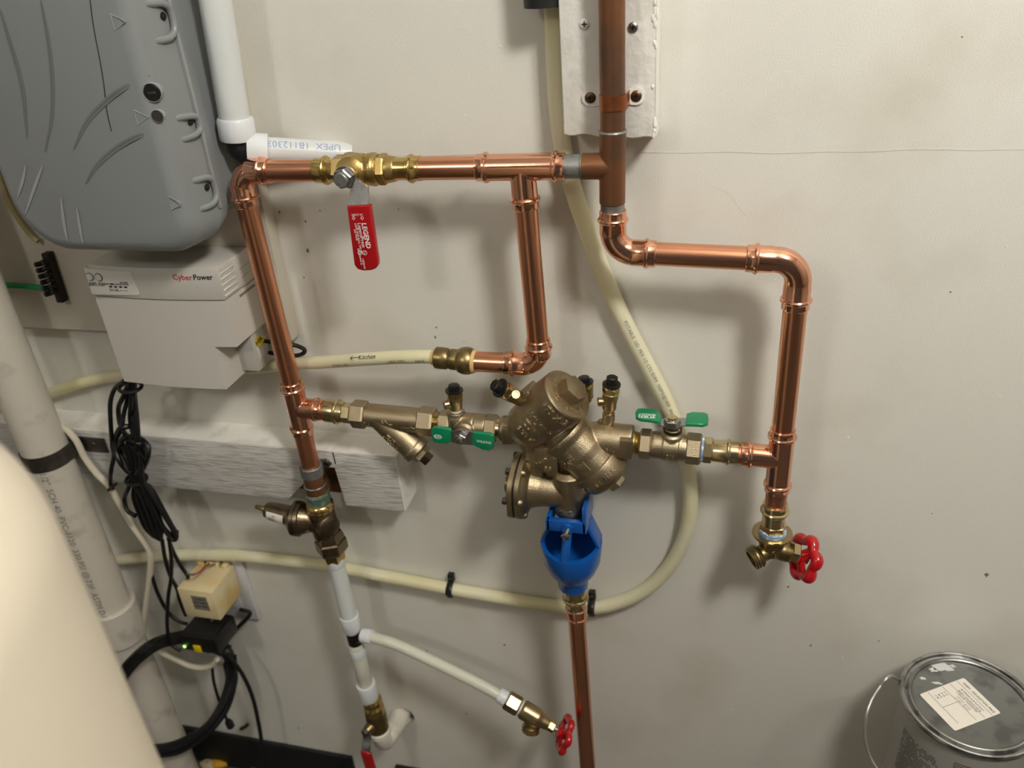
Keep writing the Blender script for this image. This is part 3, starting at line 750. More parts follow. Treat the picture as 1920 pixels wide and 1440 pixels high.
m = MB(); text_tube(m, '3/4', fa(1258), FA, k_(1258,28)+.0002, -Y-Z*.22, .0058, .0005); text_tube(m, '600', fa(1258), FA, k_(1258,28)+.0002, -Y-Z*.62, .0050, .0005); m.build('lettering', 'bronze_letter', t)
zh = (sc_+FN*.0225).z
def outz(ps, z): return [atz(a, b, z) for a, b in ps]
MB().lathe(sc_+FN*.0185, FN, [(0,.0092),(.0022,.0092)], 20).build('gland', 'black_plastic', t)
m = MB(); m.prism(outz([(1233,789),(1246,787),(1270,786),(1288,786),(1289,799),(1270,803),(1248,802),(1233,799)], zh), V((0,0,.0016))); m.build('handle_plate', 'steel', t)
w1 = MB().prism(outz([(1203,771),(1226,772.5),(1237,779),(1241,787),(1239,797),(1226,794),(1200,791),(1192,787),(1191,778),(1195,772)], zh), V((0,0,.0040)), .0011, 3).build('handle_wing', 'green_vinyl', t)
w2 = MB().prism(outz([(1287,781),(1298,778),(1320,779),(1327,782),(1328.5,790),(1327,799),(1318,802),(1300,801),(1290,801),(1285,801)], zh), V((0,0,.0040)), .0011, 3).build('handle_wing', 'green_vinyl', t)
m = MB(); m.hexn(V((sc_.x,sc_.y,zh+.0014)), Z, .0080, .0082, X); m.build('handle_nut', 'steel', t, sharp=20)
MB().lathe(V((sc_.x,sc_.y,zh+.0092)), Z, [(0,.0046),(.0026,.0044),(.003,.0035)], 18).build('stem_end', 'brass_pale', t)
m = MB(); zt = zh+.0041; c_ = atz(1213,780,zt); ex = (atz(1200,779.5,zt)-atz(1222,780.5,zt)).normalized(); ey = Z.cross(ex)
text_flat(m, 'ZURN', c_, ex, ey, .0062, .0001, bold=.02)
for sg in (1,-1): m.sweep([c_+ey*sg*.0034-ex*.0080, c_+ey*sg*.0037, c_+ey*sg*.0034+ex*.0080], .0003, 5)
m.build('lettering', 'ink_white', w1)

# ------------------------------------------------------------------ hose bib under the right tee
bd = (at(1448,1000,YP)-at(1454,946,YP)).normalized()
fb = lambda y_: at(1454-(y_-946)*.111, y_, YP)
t = thing('press_adapter', 'pale brass press adapter standing on the hose bib flange', 'adapter', fb(990), 'brass press adapters')
m = MB(); px_lathe(m, [(944,22),(945,23),(951,23.5),(963,23),(964,21),(984,21)], fb); m.build('body', 'brass_pale', t)
m = MB(); px_lathe(m, [(980,21),(981.5,24.5),(991,24.5),(993,22)], fb, 6, V((.3,1,0))); m.build('hex_end', 'brass_pale', t, sharp=20)
MB().torus(fb(957), bd, 22.5/pxm(fb(957)), 4.2/pxm(fb(957))).build('press_bead', 'brass_pale', t)
m = MB(); px_lathe(m, [(991,23),(992,24.5),(999,25),(1000,23)], fb); m.build('thread_tape', 'tape_blue', t)
t = thing('hose_bib', 'dull brass hose bib with chunky red wheel below a flanged adapter', 'faucet', at(1445,1075,YP), 'hose bibs')
FB = fb(1001)
m = MB(); rr = 37/pxm(FB); R_ = []
for tt, k in ((0,.99),(-.0012,1.0),(-.0024,.98),(-.0026,.6)):
    R_.append([FB - bd*tt*-1 + (V((1,0,0))*math.cos(a)+V((0,1,0))*math.sin(a))*rr*k*(0.93 if abs((a-4.9+math.pi) % (2*math.pi)-math.pi) < .16 else 1) for a in [2*math.pi*j/64 for j in range(64)]])
m.rings(R_); m.build('wall_flange', 'cock_brass', t)
cb = at(1449,1027,YP); so = at(1416,1045,YP-.010); sh = at(1484,1034,YP-.004); od = (so-cb).normalized(); hd = (at(1500,1041,YP+.004)-cb).normalized()
m = MB(); m.lathe(FB, bd, [(0,.0122),(.006,.0128),(.014,.0120),(.020,.009)], 28); m.ball(cb, .0118)
lo_ = (so-cb).length; m.lathe(cb, od, [(0,.0095),(lo_*.55,.0088),(lo_*.85,.0088),(lo_*.9,.0100)], 28)
lh_ = (sh-cb).length; m.lathe(cb, hd, [(0,.0095),(lh_*.5,.0108),(lh_*.95,.0108),(lh_,.009)], 28)
m.build('body', 'brass_dark', t, remesh=.0006, smooth_it=4)
m = MB(); st = []
m.lathe(so-od*.004, od, [(-.003,.0088),(-.001,.0118),(.001,.0128),(.0022,.0118),(.0034,.0118),(.0046,.0124),(.0058,.0116),(.007,.0122),(.0085,.0114),(.0086,.0088),(.002,.0084)], 32); m.build('hose_outlet', 'brass_dark', t)
MB().hexn(sh-hd*.002, hd, .0085, .0108, Z).build('packing_nut', 'cock_brass', t, sharp=20)
wc = at(1507,1046,YP+.006); wd = V((.86,.40,-.30)).normalized()
MB().lathe(sh, wc-sh, [(0,.0042),((wc-sh).length+.004,.0042)], 18).build('stem', 'brass_pale', t)
def wheel(root, C, d, R, lob=6, r=.0042):
    d = V(d).normalized(); u, w_ = perp(d); P, Rr = [], []
    for j in range(72):
        a = 2*math.pi*j/72; k = .5+.5*math.cos(lob*a)
        P.append(C+(u*math.cos(a)+w_*math.sin(a))*R*(.84+.16*k)+d*.0008*k); Rr.append(r*(.86+.24*k))
    m = MB(); m.sweep(P, Rr, 12, loop=True, ref=d)
    for j in range(3):
        a = 2*math.pi*j/3+.5; e = u*math.cos(a)+w_*math.sin(a)
        m.sweep([C-d*.0045, C+e*R*.45-d*.0025, C+e*R*.86], [r*1.25, r*1.0, r*1.05], 12, flat=.6, ref=w_*math.cos(a)-u*math.sin(a))
    m.lathe(C, d, [(-.010,.0058),(-.009,.0066),(.002,.0066),(.003,.0058)], 24)
    o = m.build('wheel_handle', 'red_enamel', root)
    MB().hexn(C+d*.003, d, .003, .0036, Z).build('handle_screw', 'steel', o, sharp=20); return o
wheel(t, wc, wd, .0208, 6, .0058)
m = MB(); text_tube(m, '1/2', cb+bd*.000, -bd, .0124, V((-.1,-1,0)), .0075, .0005, around=True); m.build('lettering', 'brass_pale', t)

# ------------------------------------------------------------------ blue air gap funnel and its drain
YV = vt.y
ff = lambda y_: at(1070+(y_-1000)*.072, y_, YV)
t = thing('air_gap_funnel', 'blue air gap drain funnel clamped under the vent', 'funnel', ff(1098))
cz = ff(962).z; cc = V((ff(962).x, YV, 0))
k_r = pxm(ff(1015)); RB = 57/k_r; zr = ff(1018).z; zbm = ff(1082).z; zn = ff(1097).z
H_ = zr-zbm
m = MB(); out = [(0,RB),(-.003,RB*1.02),(-H_*.45,RB*.95),(-H_*.75,RB*.78),(-H_*.95,RB*.56),(-H_*1.0,RB*.53),(-(zr-zn),RB*.50)]
inn = [(-(zr-zn)+.001,RB*.30),(-H_*.9,RB*.42),(-H_*.7,RB*.66),(-H_*.4,RB*.82),(-.003,RB*.87),(0,RB*.88)]
A_ = V((ff(1018).x, YV, zr))
# rim rises towards the back: tilt the upper rings
u, w_ = X, Y; rg = []
for tt, r_ in out+inn:
    lift = max(0, 1+tt/(H_*.5)) 
    rg.append([A_+V((math.cos(a)*r_, math.sin(a)*r_, tt + lift*(.007*max(0,math.sin(a))+ .004*abs(math.cos(a))**2))) for a in [2*math.pi*j/40 for j in range(40)]])
m.rings(rg, False, False, loop=True); bowl = m.build('bowl', 'blue_enamel', t)
MB().lathe(V((A_.x,YV,zn-.001)), Z, [(0,RB*.30),(.003,RB*.29)], 24).build('drain_opening', 'hole_dark', t)
# clamp collar: square U-shaped band round the vent
hw = .0205; hh = .0070; cx = vt.x
m = MB()
m.aabb((cx-hw,YV-.0235,cz-hh), (cx+hw,YV-.0172,cz+hh), .0008)
m.aabb((cx+.0172,YV-.0235,cz-hh), (cx+hw+.001,YV+.022,cz+.024), .0008); m.aabb((cx-hw-.001,YV-.0235,cz-hh), (cx-.0172,YV+.022,cz+hh), .0008)
m.aabb((cx-hw,YV+.0172,cz-hh), (cx+hw,YV+.0225,cz+hh), .0008)
m.build('clamp_collar', 'blue_enamel', t)
m = MB(); m.lathe(V((cx+.002,YV-.0236,cz-.001)), -Y, [(0,.0062),(.003,.0055)], 20); m.build('screw_boss', 'blue_enamel', t)
def bar(P, Q, wv, tv): 
    m = MB(); m.box((P+Q)/2, Q-P, wv, tv, .0006); return m.build('arm', 'blue_enamel', t)
bar(V((cx+.001,YV-.0195,cz-hh+.001)), V((A_.x-.001,YV-RB*.95,zr-.001)), X*.0095, V((0,.0032,0)))
bar(V((cx-.0185,YV,cz-hh+.001)), V((A_.x-RB*.93,YV,zr+.004)), Y*.018, X*.0036)
bar(V((cx+.0185,YV+.002,cz-hh+.001)), V((A_.x+RB*.93,YV+.002,zr+.004)), Y*.022, X*.0036)
bar(V((cx,YV+.019,cz-hh+.001)), V((A_.x,YV+RB*.92,zr+.006)), X*.030, Y*.0034)
sd_ = V((-.15,-1,-.25)).normalized(); s0_ = V((cx+.003,YV-.0255,cz-.001))
m = MB(); st = []
for i in range(7): st += [(i*.0011,.0018),(i*.0011+.0005,.0022)]
m.lathe(s0_, sd_, st, 14); m.build('set_screw', 'steel', t)
m = MB(); m.lathe(s0_+sd_*.0075, sd_, [(0,.0022),(.0008,.0048),(.0026,.0050),(.0036,.0040),(.0030,.0020)], 20); m.build('set_screw_head', 'steel', t)
# brass adapter + copper drain
fd = lambda y_: at(1080+(y_-1140)*.0735, y_, YV)
t = thing('press_adapter', 'pale brass adapter under the blue funnel', 'adapter', fd(1138), 'brass press adapters')
m = MB(); px_lathe(m, [(1096,22),(1097,24),(1118,23),(1122,19),(1137,18)], fd); m.build('body', 'brass_pale', t)
m = MB(); px_lathe(m, [(1094,22),(1096,24.5),(1110,24.5),(1112,22)], fd, 6, V((.3,1,0))); m.build('hex_end', 'brass_pale', t, sharp=20)
MB().torus(fd(1119), fd(1120)-fd(1100), 20.5/pxm(fd(1119)), 4.5/pxm(fd(1119))).build('press_bead', 'brass_pale', t)
t = thing('copper_coupling', 'small copper press collar at the head of the drain pipe', 'coupling', fd(1160))
m = MB(); px_lathe(m, [(1134,17),(1136,18.5),(1150,18.5),(1160,18),(1161,16)], fd); m.build('body', 'copper_fit', t)
for y_ in (1139,1155): MB().torus(fd(y_), fd(1160)-fd(1140), 17.5/pxm(fd(y_)), 3.0/pxm(fd(y_))).build('press_bead', 'copper_fit', t)
dp = fd(1150); dd_ = (fd(1440)-fd(1160)).normalized(); ln = (ZF-dp.z)/dd_.z
pipe('copper drain pipe running down from the blue funnel to the floor', dp, dp+dd_*ln, 'copper_v', 16.2/pxm(fd(1200)), 'copper_drain_pipe')
# ------------------------------------------------------------------ left riser below the tee: strap, old coupling, pressure regulator
fr = lambda y_: at(571+(y_-824)*.2345, y_, YP)
fx = lambda y_: at(620+(y_-1015)*.245, y_, YP)
RD = (fr(960)-fr(840)).normalized()
YB = -.041; ZB = -.331; HB = .078                           # rail front, top and height
pipe('aged copper pipe strapped to the white rail above the regulator', along(TL,P1b,.034-G), fr(900), 'copper_dim')
t = thing('tube_strap', 'grey galvanised tube strap on the white rail', 'strap', fr(890))
m = MB(); px_lathe(m, [(872,20),(873,21.5),(889,21.5),(890,20)], fr); m.build('band', 'zinc', t)
e_ = at(614,868,YB-.0012); m = MB(); c_ = fr(880)
m.prism([V((c_.x+.006,YB-.002,c_.z+.006)), V((e_.x,YB-.002,e_.z+.0062)), V((e_.x+.006,YB-.002,e_.z)), V((e_.x,YB-.002,e_.z-.0062)), V((c_.x+.006,YB-.002,c_.z-.005))], V((0,.0018,0)), .0004); m.build('ear', 'zinc', t)
screw(t, V((e_.x,YB-.002,e_.z)), -Y, .0045, 'screw_brown')
t = thing('old_coupling', 'green-stained soldered coupling above the regulator', 'coupling', fr(945))
m = MB(); px_lathe(m, [(890,18),(892,19),(907,19),(908,20),(922,20.5),(923,19)], fr); m.build('sleeve', 'copper_old', t)
for y_ in (908,922): MB().torus(fr(y_), RD, 19.6/pxm(fr(y_)), 1.8/pxm(fr(y_))).build('solder_ring', 'solder', t)
m = MB(); px_lathe(m, [(922,20),(925,23),(940,23.5),(944,22)], fr, 8, X); m.build('hex_end', 'verdigris', t, sharp=25)
t = thing('pressure_regulator', 'dark bronze pressure regulator with labelled spring bonnet', 'valve', fr(1000))
m = MB(); px_lathe(m, [(941,22),(943,25),(946,26),(949,24.5),(952,25.5),(956,23)], fr); m.build('thread_ring', 'brass', t)
cr = at(606,977,YP); dl = at(557,972,YP-.004); rl_ = (dl-cr).normalized()
m = MB(); px_lathe(m, [(952,21),(960,24),(985,26),(1000,24),(1012,20)], fr)
k1 = pxm(cr); m.lathe(cr, rl_, [(0,24/k1),(20/k1,23/k1),(34/k1,28/k1),(42/k1,32/k1)], 32)
pf = V((.80,-.60,-.05)).normalized(); m.lathe(cr, pf, [(0,.0135),(.012,.0140),(.016,.0138)], 32)
m.build('body', 'bronze_old', t, remesh=.0008, smooth_it=3)
m = MB(); m.lathe(cr+pf*.0158, pf, [(0,.0132),(.0012,.0130),(.0020,.0118)], 32); m.build('plug', 'bronze_old', t)
m = MB(); fl_ = cr+rl_*(40/k1); m.lathe(fl_, rl_, [(0,31/k1),(.001,33.5/k1),(.0045,33.5/k1),(.005,31.5/k1),(.006,31.5/k1),(.0065,33.5/k1),(.0105,33/k1),(.012,30/k1),(.016,22/k1)], 40); m.build('flange', 'bronze_old', t)
bn = at(541,966,YP-.004); be = at(499,955,YP-.004); bdv = be-bn; lb_ = bdv.length
m = MB(); m.lathe(bn, bdv, [(-.004,21/k1),(0,19/k1),(lb_*.8,16.5/k1),(lb_*.97,15/k1),(lb_,12/k1)], 32); bo = m.build('bonnet', 'bronze_old', t)
m = MB(); m.lathe(be, bdv, [(-.002,8/k1),(.003,8/k1),(.0032,5/k1),(.013,4.2/k1),(.014,3/k1)], 18); m.build('adjusting_screw', 'brass_dark', t)
u_ = bdv.normalized(); sidev = (V((0,-1,-.45))-u_*V((0,-1,-.45)).dot(u_)).normalized(); sv = u_.cross(sidev)
m = MB(); R_ = []
for tt in (lb_*.06, lb_*.82):
    r0_ = (19-2.9*tt/lb_)/k1+.0002
    R_.append([bn+u_*tt+(sidev*math.cos(a)+sv*math.sin(a))*r0_ for a in [(-1.0+2.0*j/12) for j in range(13)]])
m.add([p for r in R_ for p in r], [(j,j+1,14+j,13+j) for j in range(12)]); lab = m.build('label', 'paper', bo)
m = MB()
for i in range(5): 
    a = -.6+.3*i; text_tube(m, ['SIZE 3/4','SET 50 PSI','RANGE 25-75','MAX 300','PRV'][i], bn+u_*lb_*.44, -u_, 17.6/k1+.0003, sidev*math.cos(a)+sv*math.sin(a), .0036, .00008)
m.build('lettering', 'ink_grey', lab)
m = MB(); text_tube(m, '3/4', cr, -rl_, 27/k1, V((0,-1,.0)), .006, .0006); text_tube(m, 'LF', cr+rl_*.016, -rl_, 25/k1, V((0,-1,-.5)), .006, .0006); m.build('lettering', 'bronze_letter', t)
t = thing('union_nut', 'dark bronze union nut under the regulator', 'nut', fx(1048))
m = MB(); px_lathe(m, [(996,24),(1003,27),(1010,27),(1012,30),(1028,30),(1033,26)], fx, 6, V((1,.4,0))); m.build('hex_nut', 'bronze_old', t, sharp=20)
m = MB(); px_lathe(m, [(1030,20),(1032,22),(1044,21),(1048,19)], fx, 6, V((1,.2,0))); m.build('tail_nut', 'brass', t, sharp=20)

# ------------------------------------------------------------------ white plastic supply riser, tee, side tube
t = thing('plastic_riser', 'milky plastic supply riser with white rings below the regulator', 'pipe', fx(1296))
m = MB(); px_lathe(m, [(1046,15),(1047,16),(1165,15.5),(1166,14)], fx); m.build('tube', 'pex_white', t)
m = MB(); px_lathe(m, [(1205,14),(1206,14.5),(1290,14),(1291,13)], fx); m.build('tube', 'pex_clear', t)
for a, b, r_ in ((1040,1062,18),(1153,1182,18.5),(1214,1234,15.5),(1281,1312,18.5)):
    m = MB(); px_lathe(m, [(a,r_*.8),(a,r_-.7),(a+3,r_),(b-5,r_*.97),(b,r_*.8)], fx); m.build('expansion_ring', 'ring_white', t)
m = MB(); px_lathe(m, [(1176,12.5),(1180,13.5),(1216,13),(1218,12)], fx); C_ = fx(1196); B_ = at(690,1193,YP-.002); m.lathe(C_, B_-C_, [(0,.0075),((B_-C_).length,.0072)], 20); m.build('branch_tee', 'black_plastic', t)
sp = [(684,1192),(700,1195.5),(742,1208),(799,1234),(841,1254),(897,1282),(937,1304),(944,1308)]
ys = [YP-.002-.024*(a-684)/260 for a, b in sp]
SP = catmull([at(a, b, c) for (a, b), c in zip(sp, ys)], 6)
t = thing('plastic_branch_tube', 'drooping milky plastic tube leading to the small hose bib', 'tube', at(840,1275,YP-.01))
m = MB(); m.sweep(SP, [10.6/pxm(p) for p in SP], 18); m.build('tube', 'pex_clear', t)
def ring_on(P, d, h, r, root):
    m = MB(); m.lathe(P-d*h/2, d, [(0,r*.8),(0,r*.96),(h*.15,r),(h*.85,r),(h,r*.95),(h,r*.8)], 26); return m.build('expansion_ring', 'ring_white', root)
d0 = (SP[4]-SP[0]).normalized(); d1 = (SP[-1]-SP[-5]).normalized()
ring_on(SP[0]+d0*.004, d0, .0145, 14/pxm(SP[0]), t); ring_on(SP[-1]-d1*.001, d1, .0125, 14/pxm(SP[-1]), t)
# small hose bib
t = thing('hose_bib', 'small brass hose bib with flat red wheel on the plastic branch tube', 'faucet', SP[-1]+d1*.03-Z*.03, 'hose bibs')
E0 = SP[-1]+d1*.004
MB().hexn(E0, d1, .019, .0122, Z).build('hex_inlet', 'cock_brass', t, sharp=20)
MB().lathe(E0+d1*.0185, d1, [(0,.0092),(.002,.0100),(.004,.0092)], 20).build('thread_tape', 'tape_white', t)
m = MB(); m.lathe(E0+d1*.021, d1, [(0,.0095),(.003,.0122),(.024,.0118),(.030,.0090),(.040,.0070)], 28); o_ = (V((-.12,-.35,-1))).normalized(); m.lathe(E0+d1*.038, o_, [(0,.0098),(.017,.0092)], 24); m.build('body', 'cock_brass', t, remesh=.0006, smooth_it=3)
MB().lathe(E0+d1*.038+o_*.014, o_, [(0,.0092),(.001,.0114),(.003,.0110),(.0045,.0116),(.006,.011),(.0075,.0114),(.0085,.0108),(.0086,.0085),(.003,.0082)], 28).build('hose_outlet', 'cock_brass', t)
MB().hexn(E0+d1*.060, d1, .0085, .0068, Z).build('packing_nut', 'brass', t, sharp=20)
MB().lathe(E0+d1*.066, d1, [(0,.0030),(.018,.0030)], 14).build('stem', 'zinc', t)
wheel(t, E0+d1*.0825, V((d1.x,.18,d1.z)), .0205, 6, .0042)
# shutoff valve and white elbow into the wall
fy = lambda y_: at(700+(y_-1322)*.235, y_, YP)
t = thing('ball_valve', 'old brass shutoff valve with dropped red lever by the wall hole', 'valve', fy(1368))
m = MB(); px_lathe(m, [(1308,15),(1312,18),(1318,18),(1320,15),(1324,18.5),(1334,19),(1336,17)], fy); m.build('union_end', 'brass', t, sharp=25)
m = MB(); px_lathe(m, [(1332,17),(1335,19.5),(1366,19.5),(1368,17)], fy); sv_ = fy(1350); m.lathe(sv_, V((-.35,-1,0)), [(0,.009),(.016,.008),(.022,.006)], 20); m.build('body', 'brass_dark', t)
ls = sv_+V((-.35,-1,0)).normalized()*.021
m = MB(); m.hexn(ls-Y*-.0, V((-.35,-1,0)), .006, .0058, Z); m.build('lever_nut', 'steel_dark', t, sharp=20)
Lp = [ls+V((0,-.002,.004)), ls+V((.000,-.003,-.012)), ls+V((-.001,-.010,-.024)), ls+V((-.001,-.012,-.034)), ls+V((.002,-.010,-.10))]
m = MB(); m.sweep(catmull(Lp[:4], 4), .0065, 12, flat=.2, ref=X); m.build('lever', 'zinc', t)
m = MB(); m.sweep(catmull([Lp[2]+V((0,-.001,-.006)), Lp[3], Lp[3]*.5+Lp[4]*.5+V((0,-.001,0)), Lp[4]], 4), .0085, 16, flat=.45, ref=X); m.build('grip', 'red_vinyl', t)
t = thing('plastic_elbow', 'white plastic pipe elbow entering the ragged wall hole', 'pipe elbow', at(722,1405,YP))
pe = catmull([fy(1366)+V((0,0,0)), at(714,1378,YP), at(722,1388,YP+.008), at(733,1372,YP+.020), at(745,1353,-.012), hole_c+V((-.004,.05,.002))], 6)
m = MB(); m.sweep(pe, [17.5/pxm(p) for p in pe], 22); m.lathe(pe[0], pe[1]-pe[0], [(-.001,.0150),(.001,.0165),(.008,.0165),(.009,.0150)], 24); m.build('elbow_body', 'pvc_white', t)

# ------------------------------------------------------------------ cream water tubing on the wall
YT = -.0105
def tube_px(ps, ys_, hw=None, r=None, k=8):
    P = [at(a, b, y_) for (a, b), y_ in zip(ps, ys_)]; Q = catmull(P, k); return Q
lp = [(1035,-60),(1038,20),(1041,110),(1046,200),(1058,290),(1078,365),(1100,430),(1130,510),(1160,580),(1195,650),(1228,712),(1256,770),(1278,830),(1291,890),(1294,950),(1282,1010),(1255,1062),(1215,1102),(1165,1128),(1107,1140),(1040,1136),(960,1124),(845,1104),(740,1084),(620,1062),(500,1047),(430,1041),(340,1041),(260,1046),(200,1053)]
Q = catmull([at(a, b, YT) for a, b in lp], 8)
t = thing('water_tube', 'cream plastic tube making the long loop across the wall', 'tube', at(1180,1150,YT), 'cream plastic tubes')
m = MB(); m.sweep(Q, .0083, 18); m.build('tube', 'pex_yellow', t)
def tube_print(root, Q, i0, s_, size, side, r, mt='ink_grey'):
    m = MB(); v, f = glyphs(s_, size, .00006, 'LEFT'); L_ = [0]
    for i in range(i0, len(Q)-1): L_.append(L_[-1]+(Q[i+1]-Q[i]).length)
    out = []
    for p in v:
        i = 0
        while i < len(L_)-2 and L_[i+1] < p.x: i += 1
        a, b = Q[i0+i], Q[i0+i+1]; d = (b-a).normalized(); up = (V(side)-d*V(side).dot(d)).normalized()
        ang = p.y/r; out.append(a+d*(p.x-L_[i])+(up*math.cos(ang)+up.cross(d)*math.sin(ang))*(r+.00008+p.z))
    return m.add(out, f).build('lettering', mt, root)
tube_print(t, Q, 66, 'POTABLE  UD  PEX 1/2 CTS SDR9  100PSI@180F  0067  DOCU41163 NSF-PW', .0050, V((.25,-1,.35)), .0083)
P0 = at(812,668.5,YP)
kp = [(812,668.5),(770,669),(727,670.5),(680,673.5),(643,676.5),(600,679.5),(560,682),(520,685),(480,689),(430,692),(370,694),(300,697),(210,706),(150,719),(90,739),(40,760)]
ky = [YP,YP,YP+.002,YP+.006,-.042,-.034,-.026,-.020,-.016,-.013,-.0115]+[YT]*5
Q2 = catmull([at(a, b, y_) for (a, b), y_ in zip(kp, ky)], 6)
t = thing('water_tube', 'cream plastic tube with handwritten arrow and the word Kitchen', 'tube', at(640,690,-.04), 'cream plastic tubes')
m = MB(); m.sweep(Q2, .0071, 18); m.build('tube', 'pex_yellow', t)
# handwritten mark and print: small geometry wrapped on the tube
m = MB()
i0 = min(range(len(Q2)), key=lambda i: (Q2[i]-at(668,674,-.047)).length)
def near(P): 
    return min(Q2, key=lambda q: (q-P).length)
tdir = (Q2[i0-6]-Q2[i0]).normalized(); nrm = V((0,-.75,.66)); nrm = (nrm-tdir*nrm.dot(tdir)).normalized()
cK = at(702,672.2,-.046); cK = near(cK)
text_tube(m, 'Kitchen', cK, tdir, .0072, nrm, .0072, .00010, shear=.25)
cA = near(at(674,674,-.047)); 
for a, b in (((-.006,0),(.0055,.0004)), ((-.006,0),(-.0030,.0022)), ((-.006,0),(-.0028,-.0020))):
    m.sweep([cA+tdir*a[0]+nrm*.00725+nrm.cross(tdir)*a[1], cA+tdir*b[0]+nrm*.00725+nrm.cross(tdir)*b[1]], .0003, 5)
m.build('handwriting', 'ink_dark', t)
m = MB()
for px_, s_ in ((790,'POTABLE'),(735,'UPC 1/2 PEX CTS'),(650,'SDR9 100PSI 180F')):
    c_ = near(at(px_,672 if px_ > 700 else 677,-.05)); text_tube(m, s_, c_, tdir, .00715, V((0,-1,-.35)), .0052, .00006)
m.build('lettering', 'ink_grey', t)
# cream tube behind the drain pipe at far left, shade painted into its colour
Q3 = catmull([at(0,742,YT), at(12,800,YT), at(30,870,YT), at(50,930,YT), at(72,1000,YT), at(95,1080,YT)], 6)
tag(MB().sweep(Q3, .0085, 14).build('water_tube', 'pex_shade_tan'), 'cream tube in painted shade running down behind the white drain pipe', 'tube', 'cream plastic tubes')
# black clips
def clip(label, px_, py_, d, h=.030):
    c = at(px_, py_, YT); t = thing('tube_clip', label, 'clip', c-Z*h/2, 'black tube clips'); u = V(d).normalized(); n_ = u.cross(Y).normalized()
    m = MB(); m.sweep([c+Y*(-YT)+n_*.0095, c+n_*.0098, c+n_*.0068-Y*.0068, c-Y*.0098, c-n_*.0068-Y*.0068, c-n_*.0098, c+Y*(-YT)-n_*.0095], .0042, 8, flat=.38, ref=u); m.build('saddle', 'black_plastic', t)
    m = MB(); m.box(c+n_*.0150+Y*(-YT-.0038), n_*.011, u*.008, Y*.0076, .001); m.build('nail_tab', 'black_plastic', t)
    MB().lathe(c+n_*.0150+Y*(-YT-.0074), -Y, [(0,.0026),(.001,.0024),(.0016,.0015)], 14).build('nail_head', 'steel_dark', t)
clip('black nail clip on the cream tube between plastic riser and drain pipe', 845, 1105, V((1,0,-.02)))
clip('black nail clip touching the copper drain pipe under the blue funnel', 1110, 1139, V((1,0,.02)))
m = MB(); c_ = V((at(1036,10,YT).x, YT, 0)); z1 = at(1020,12,-.02).z
m.lathe(V((c_.x-.003,-.0215,z1)), Z, [(0,.0165),(0,.0185),(.14,.0185)], 24); 
tag(m.build('pipe_insulation', 'black_rubber'), 'black foam sleeve round the cream tube beside the white board', 'insulation')

# ------------------------------------------------------------------ white supply stub left of the corner elbow
YW = -.040
wp = lambda x, y_: at(x, y_, YW)
t = thing('plastic_supply', 'thick white plastic supply pipe with black elbow beside the grey enclosure', 'pipe', wp(450,300))
m = MB(); A_, B_ = wp(440,225), wp(400,-20); d = B_-A_; m.lathe(A_, d, [(0,.0143),(.75,.0143)], 28); m.build('tube', 'pex_white', t)
d = d.normalized(); A2 = wp(447,262); m = MB(); m.lathe(A2, d, [(0,.0125),(.0004,.0165),(.003,.0172),(.018,.0172),(.0205,.0160),(.021,.0142)], 30); m.build('expansion_ring', 'ring_white', t)
hx0 = wp(463,279); hend = at(612,287,-.006)
m = MB(); m.sweep(catmull([wp(445,255), wp(449,272), wp(456,281), wp(474,281.5)], 5), .0128, 22); m.build('elbow', 'black_plastic', t)
hd_ = (hend-hx0).normalized(); m = MB(); m.lathe(hx0, hd_, [(0,.0125),(.0004,.0148),(.002,.0152),(.019,.0152),(.020,.0128)], 28); m.build('expansion_ring', 'ring_white', t)
m = MB(); Lh = (hend-hx0).length; m.lathe(hx0+hd_*.012, hd_, [(0,.0122),(Lh-.012,.0122),(Lh+.012,.0122)], 28); tb_ = m.build('tube', 'pex_white', t)
m = MB(); text_tube(m, 'UPEX  1B11230303', hx0+hd_*.048, -hd_, .01225, V((-.1,-.75,.66)), .0098, .00008); m.build('lettering', 'ink_blue', tb_)

# ------------------------------------------------------------------ white rail (notched) under the regulator
xe = at(741,857,YB).x
nl, nm, nr = at(541,936,YB), at(574,902,YB), at(646,941,YB); nt = at(636,880,YB)
zt_, zb_ = ZB, ZB-HB
t = thing('wall_rail', 'white painted wooden rail with rough notch behind the regulator', 'board', V((-.75,YB/2,zb_)))
m = MB()
m.prism([V((-1.25,YB,zt_)), V((-1.25,YB,zb_)), V((nl.x,YB,zb_)), V((nm.x,YB,nm.z)), V((nm.x+.004,YB,nt.z)), V((nr.x-.004,YB,nt.z+.001)), V((nr.x,YB,zb_)), V((xe,YB,zb_)), V((xe,YB,zt_))], V((0,.024,0)), .0014)
m.build('timber', 'grey_paint_wood', t, sharp=50)
MB().aabb((-1.25,YB+.0235,zb_), (xe,0,zt_), .0008).build('notch_wood', 'raw_wood', t)
MB().aabb((-1.25,YB+.0005,zt_-.0004), (xe-.0005,0,zt_+.0005)).build('top_face', 'white_paint_wood', t)
MB().aabb((xe-.0004,YB+.0008,zb_+.0006), (xe+.0006,0,zt_)).build('end_grain', 'white_paint_wood', t)
m = MB(); m.sweep([at(629,870,YB-.0004), at(626,856,YB-.0004), at(624,848,YB-.0004)], .0006, 6); m.build('saw_cut', 'hole_dark', t)
# ------------------------------------------------------------------ backboard
zbb = -.2015; xbb = -.3625
t = tag(MB().aabb((-1.10,-.018,zbb), (xbb,-.0004,.70), .0008).build('backboard', 'backboard_paint'), 'cream painted plywood panel behind the grey box and battery unit', 'panel')
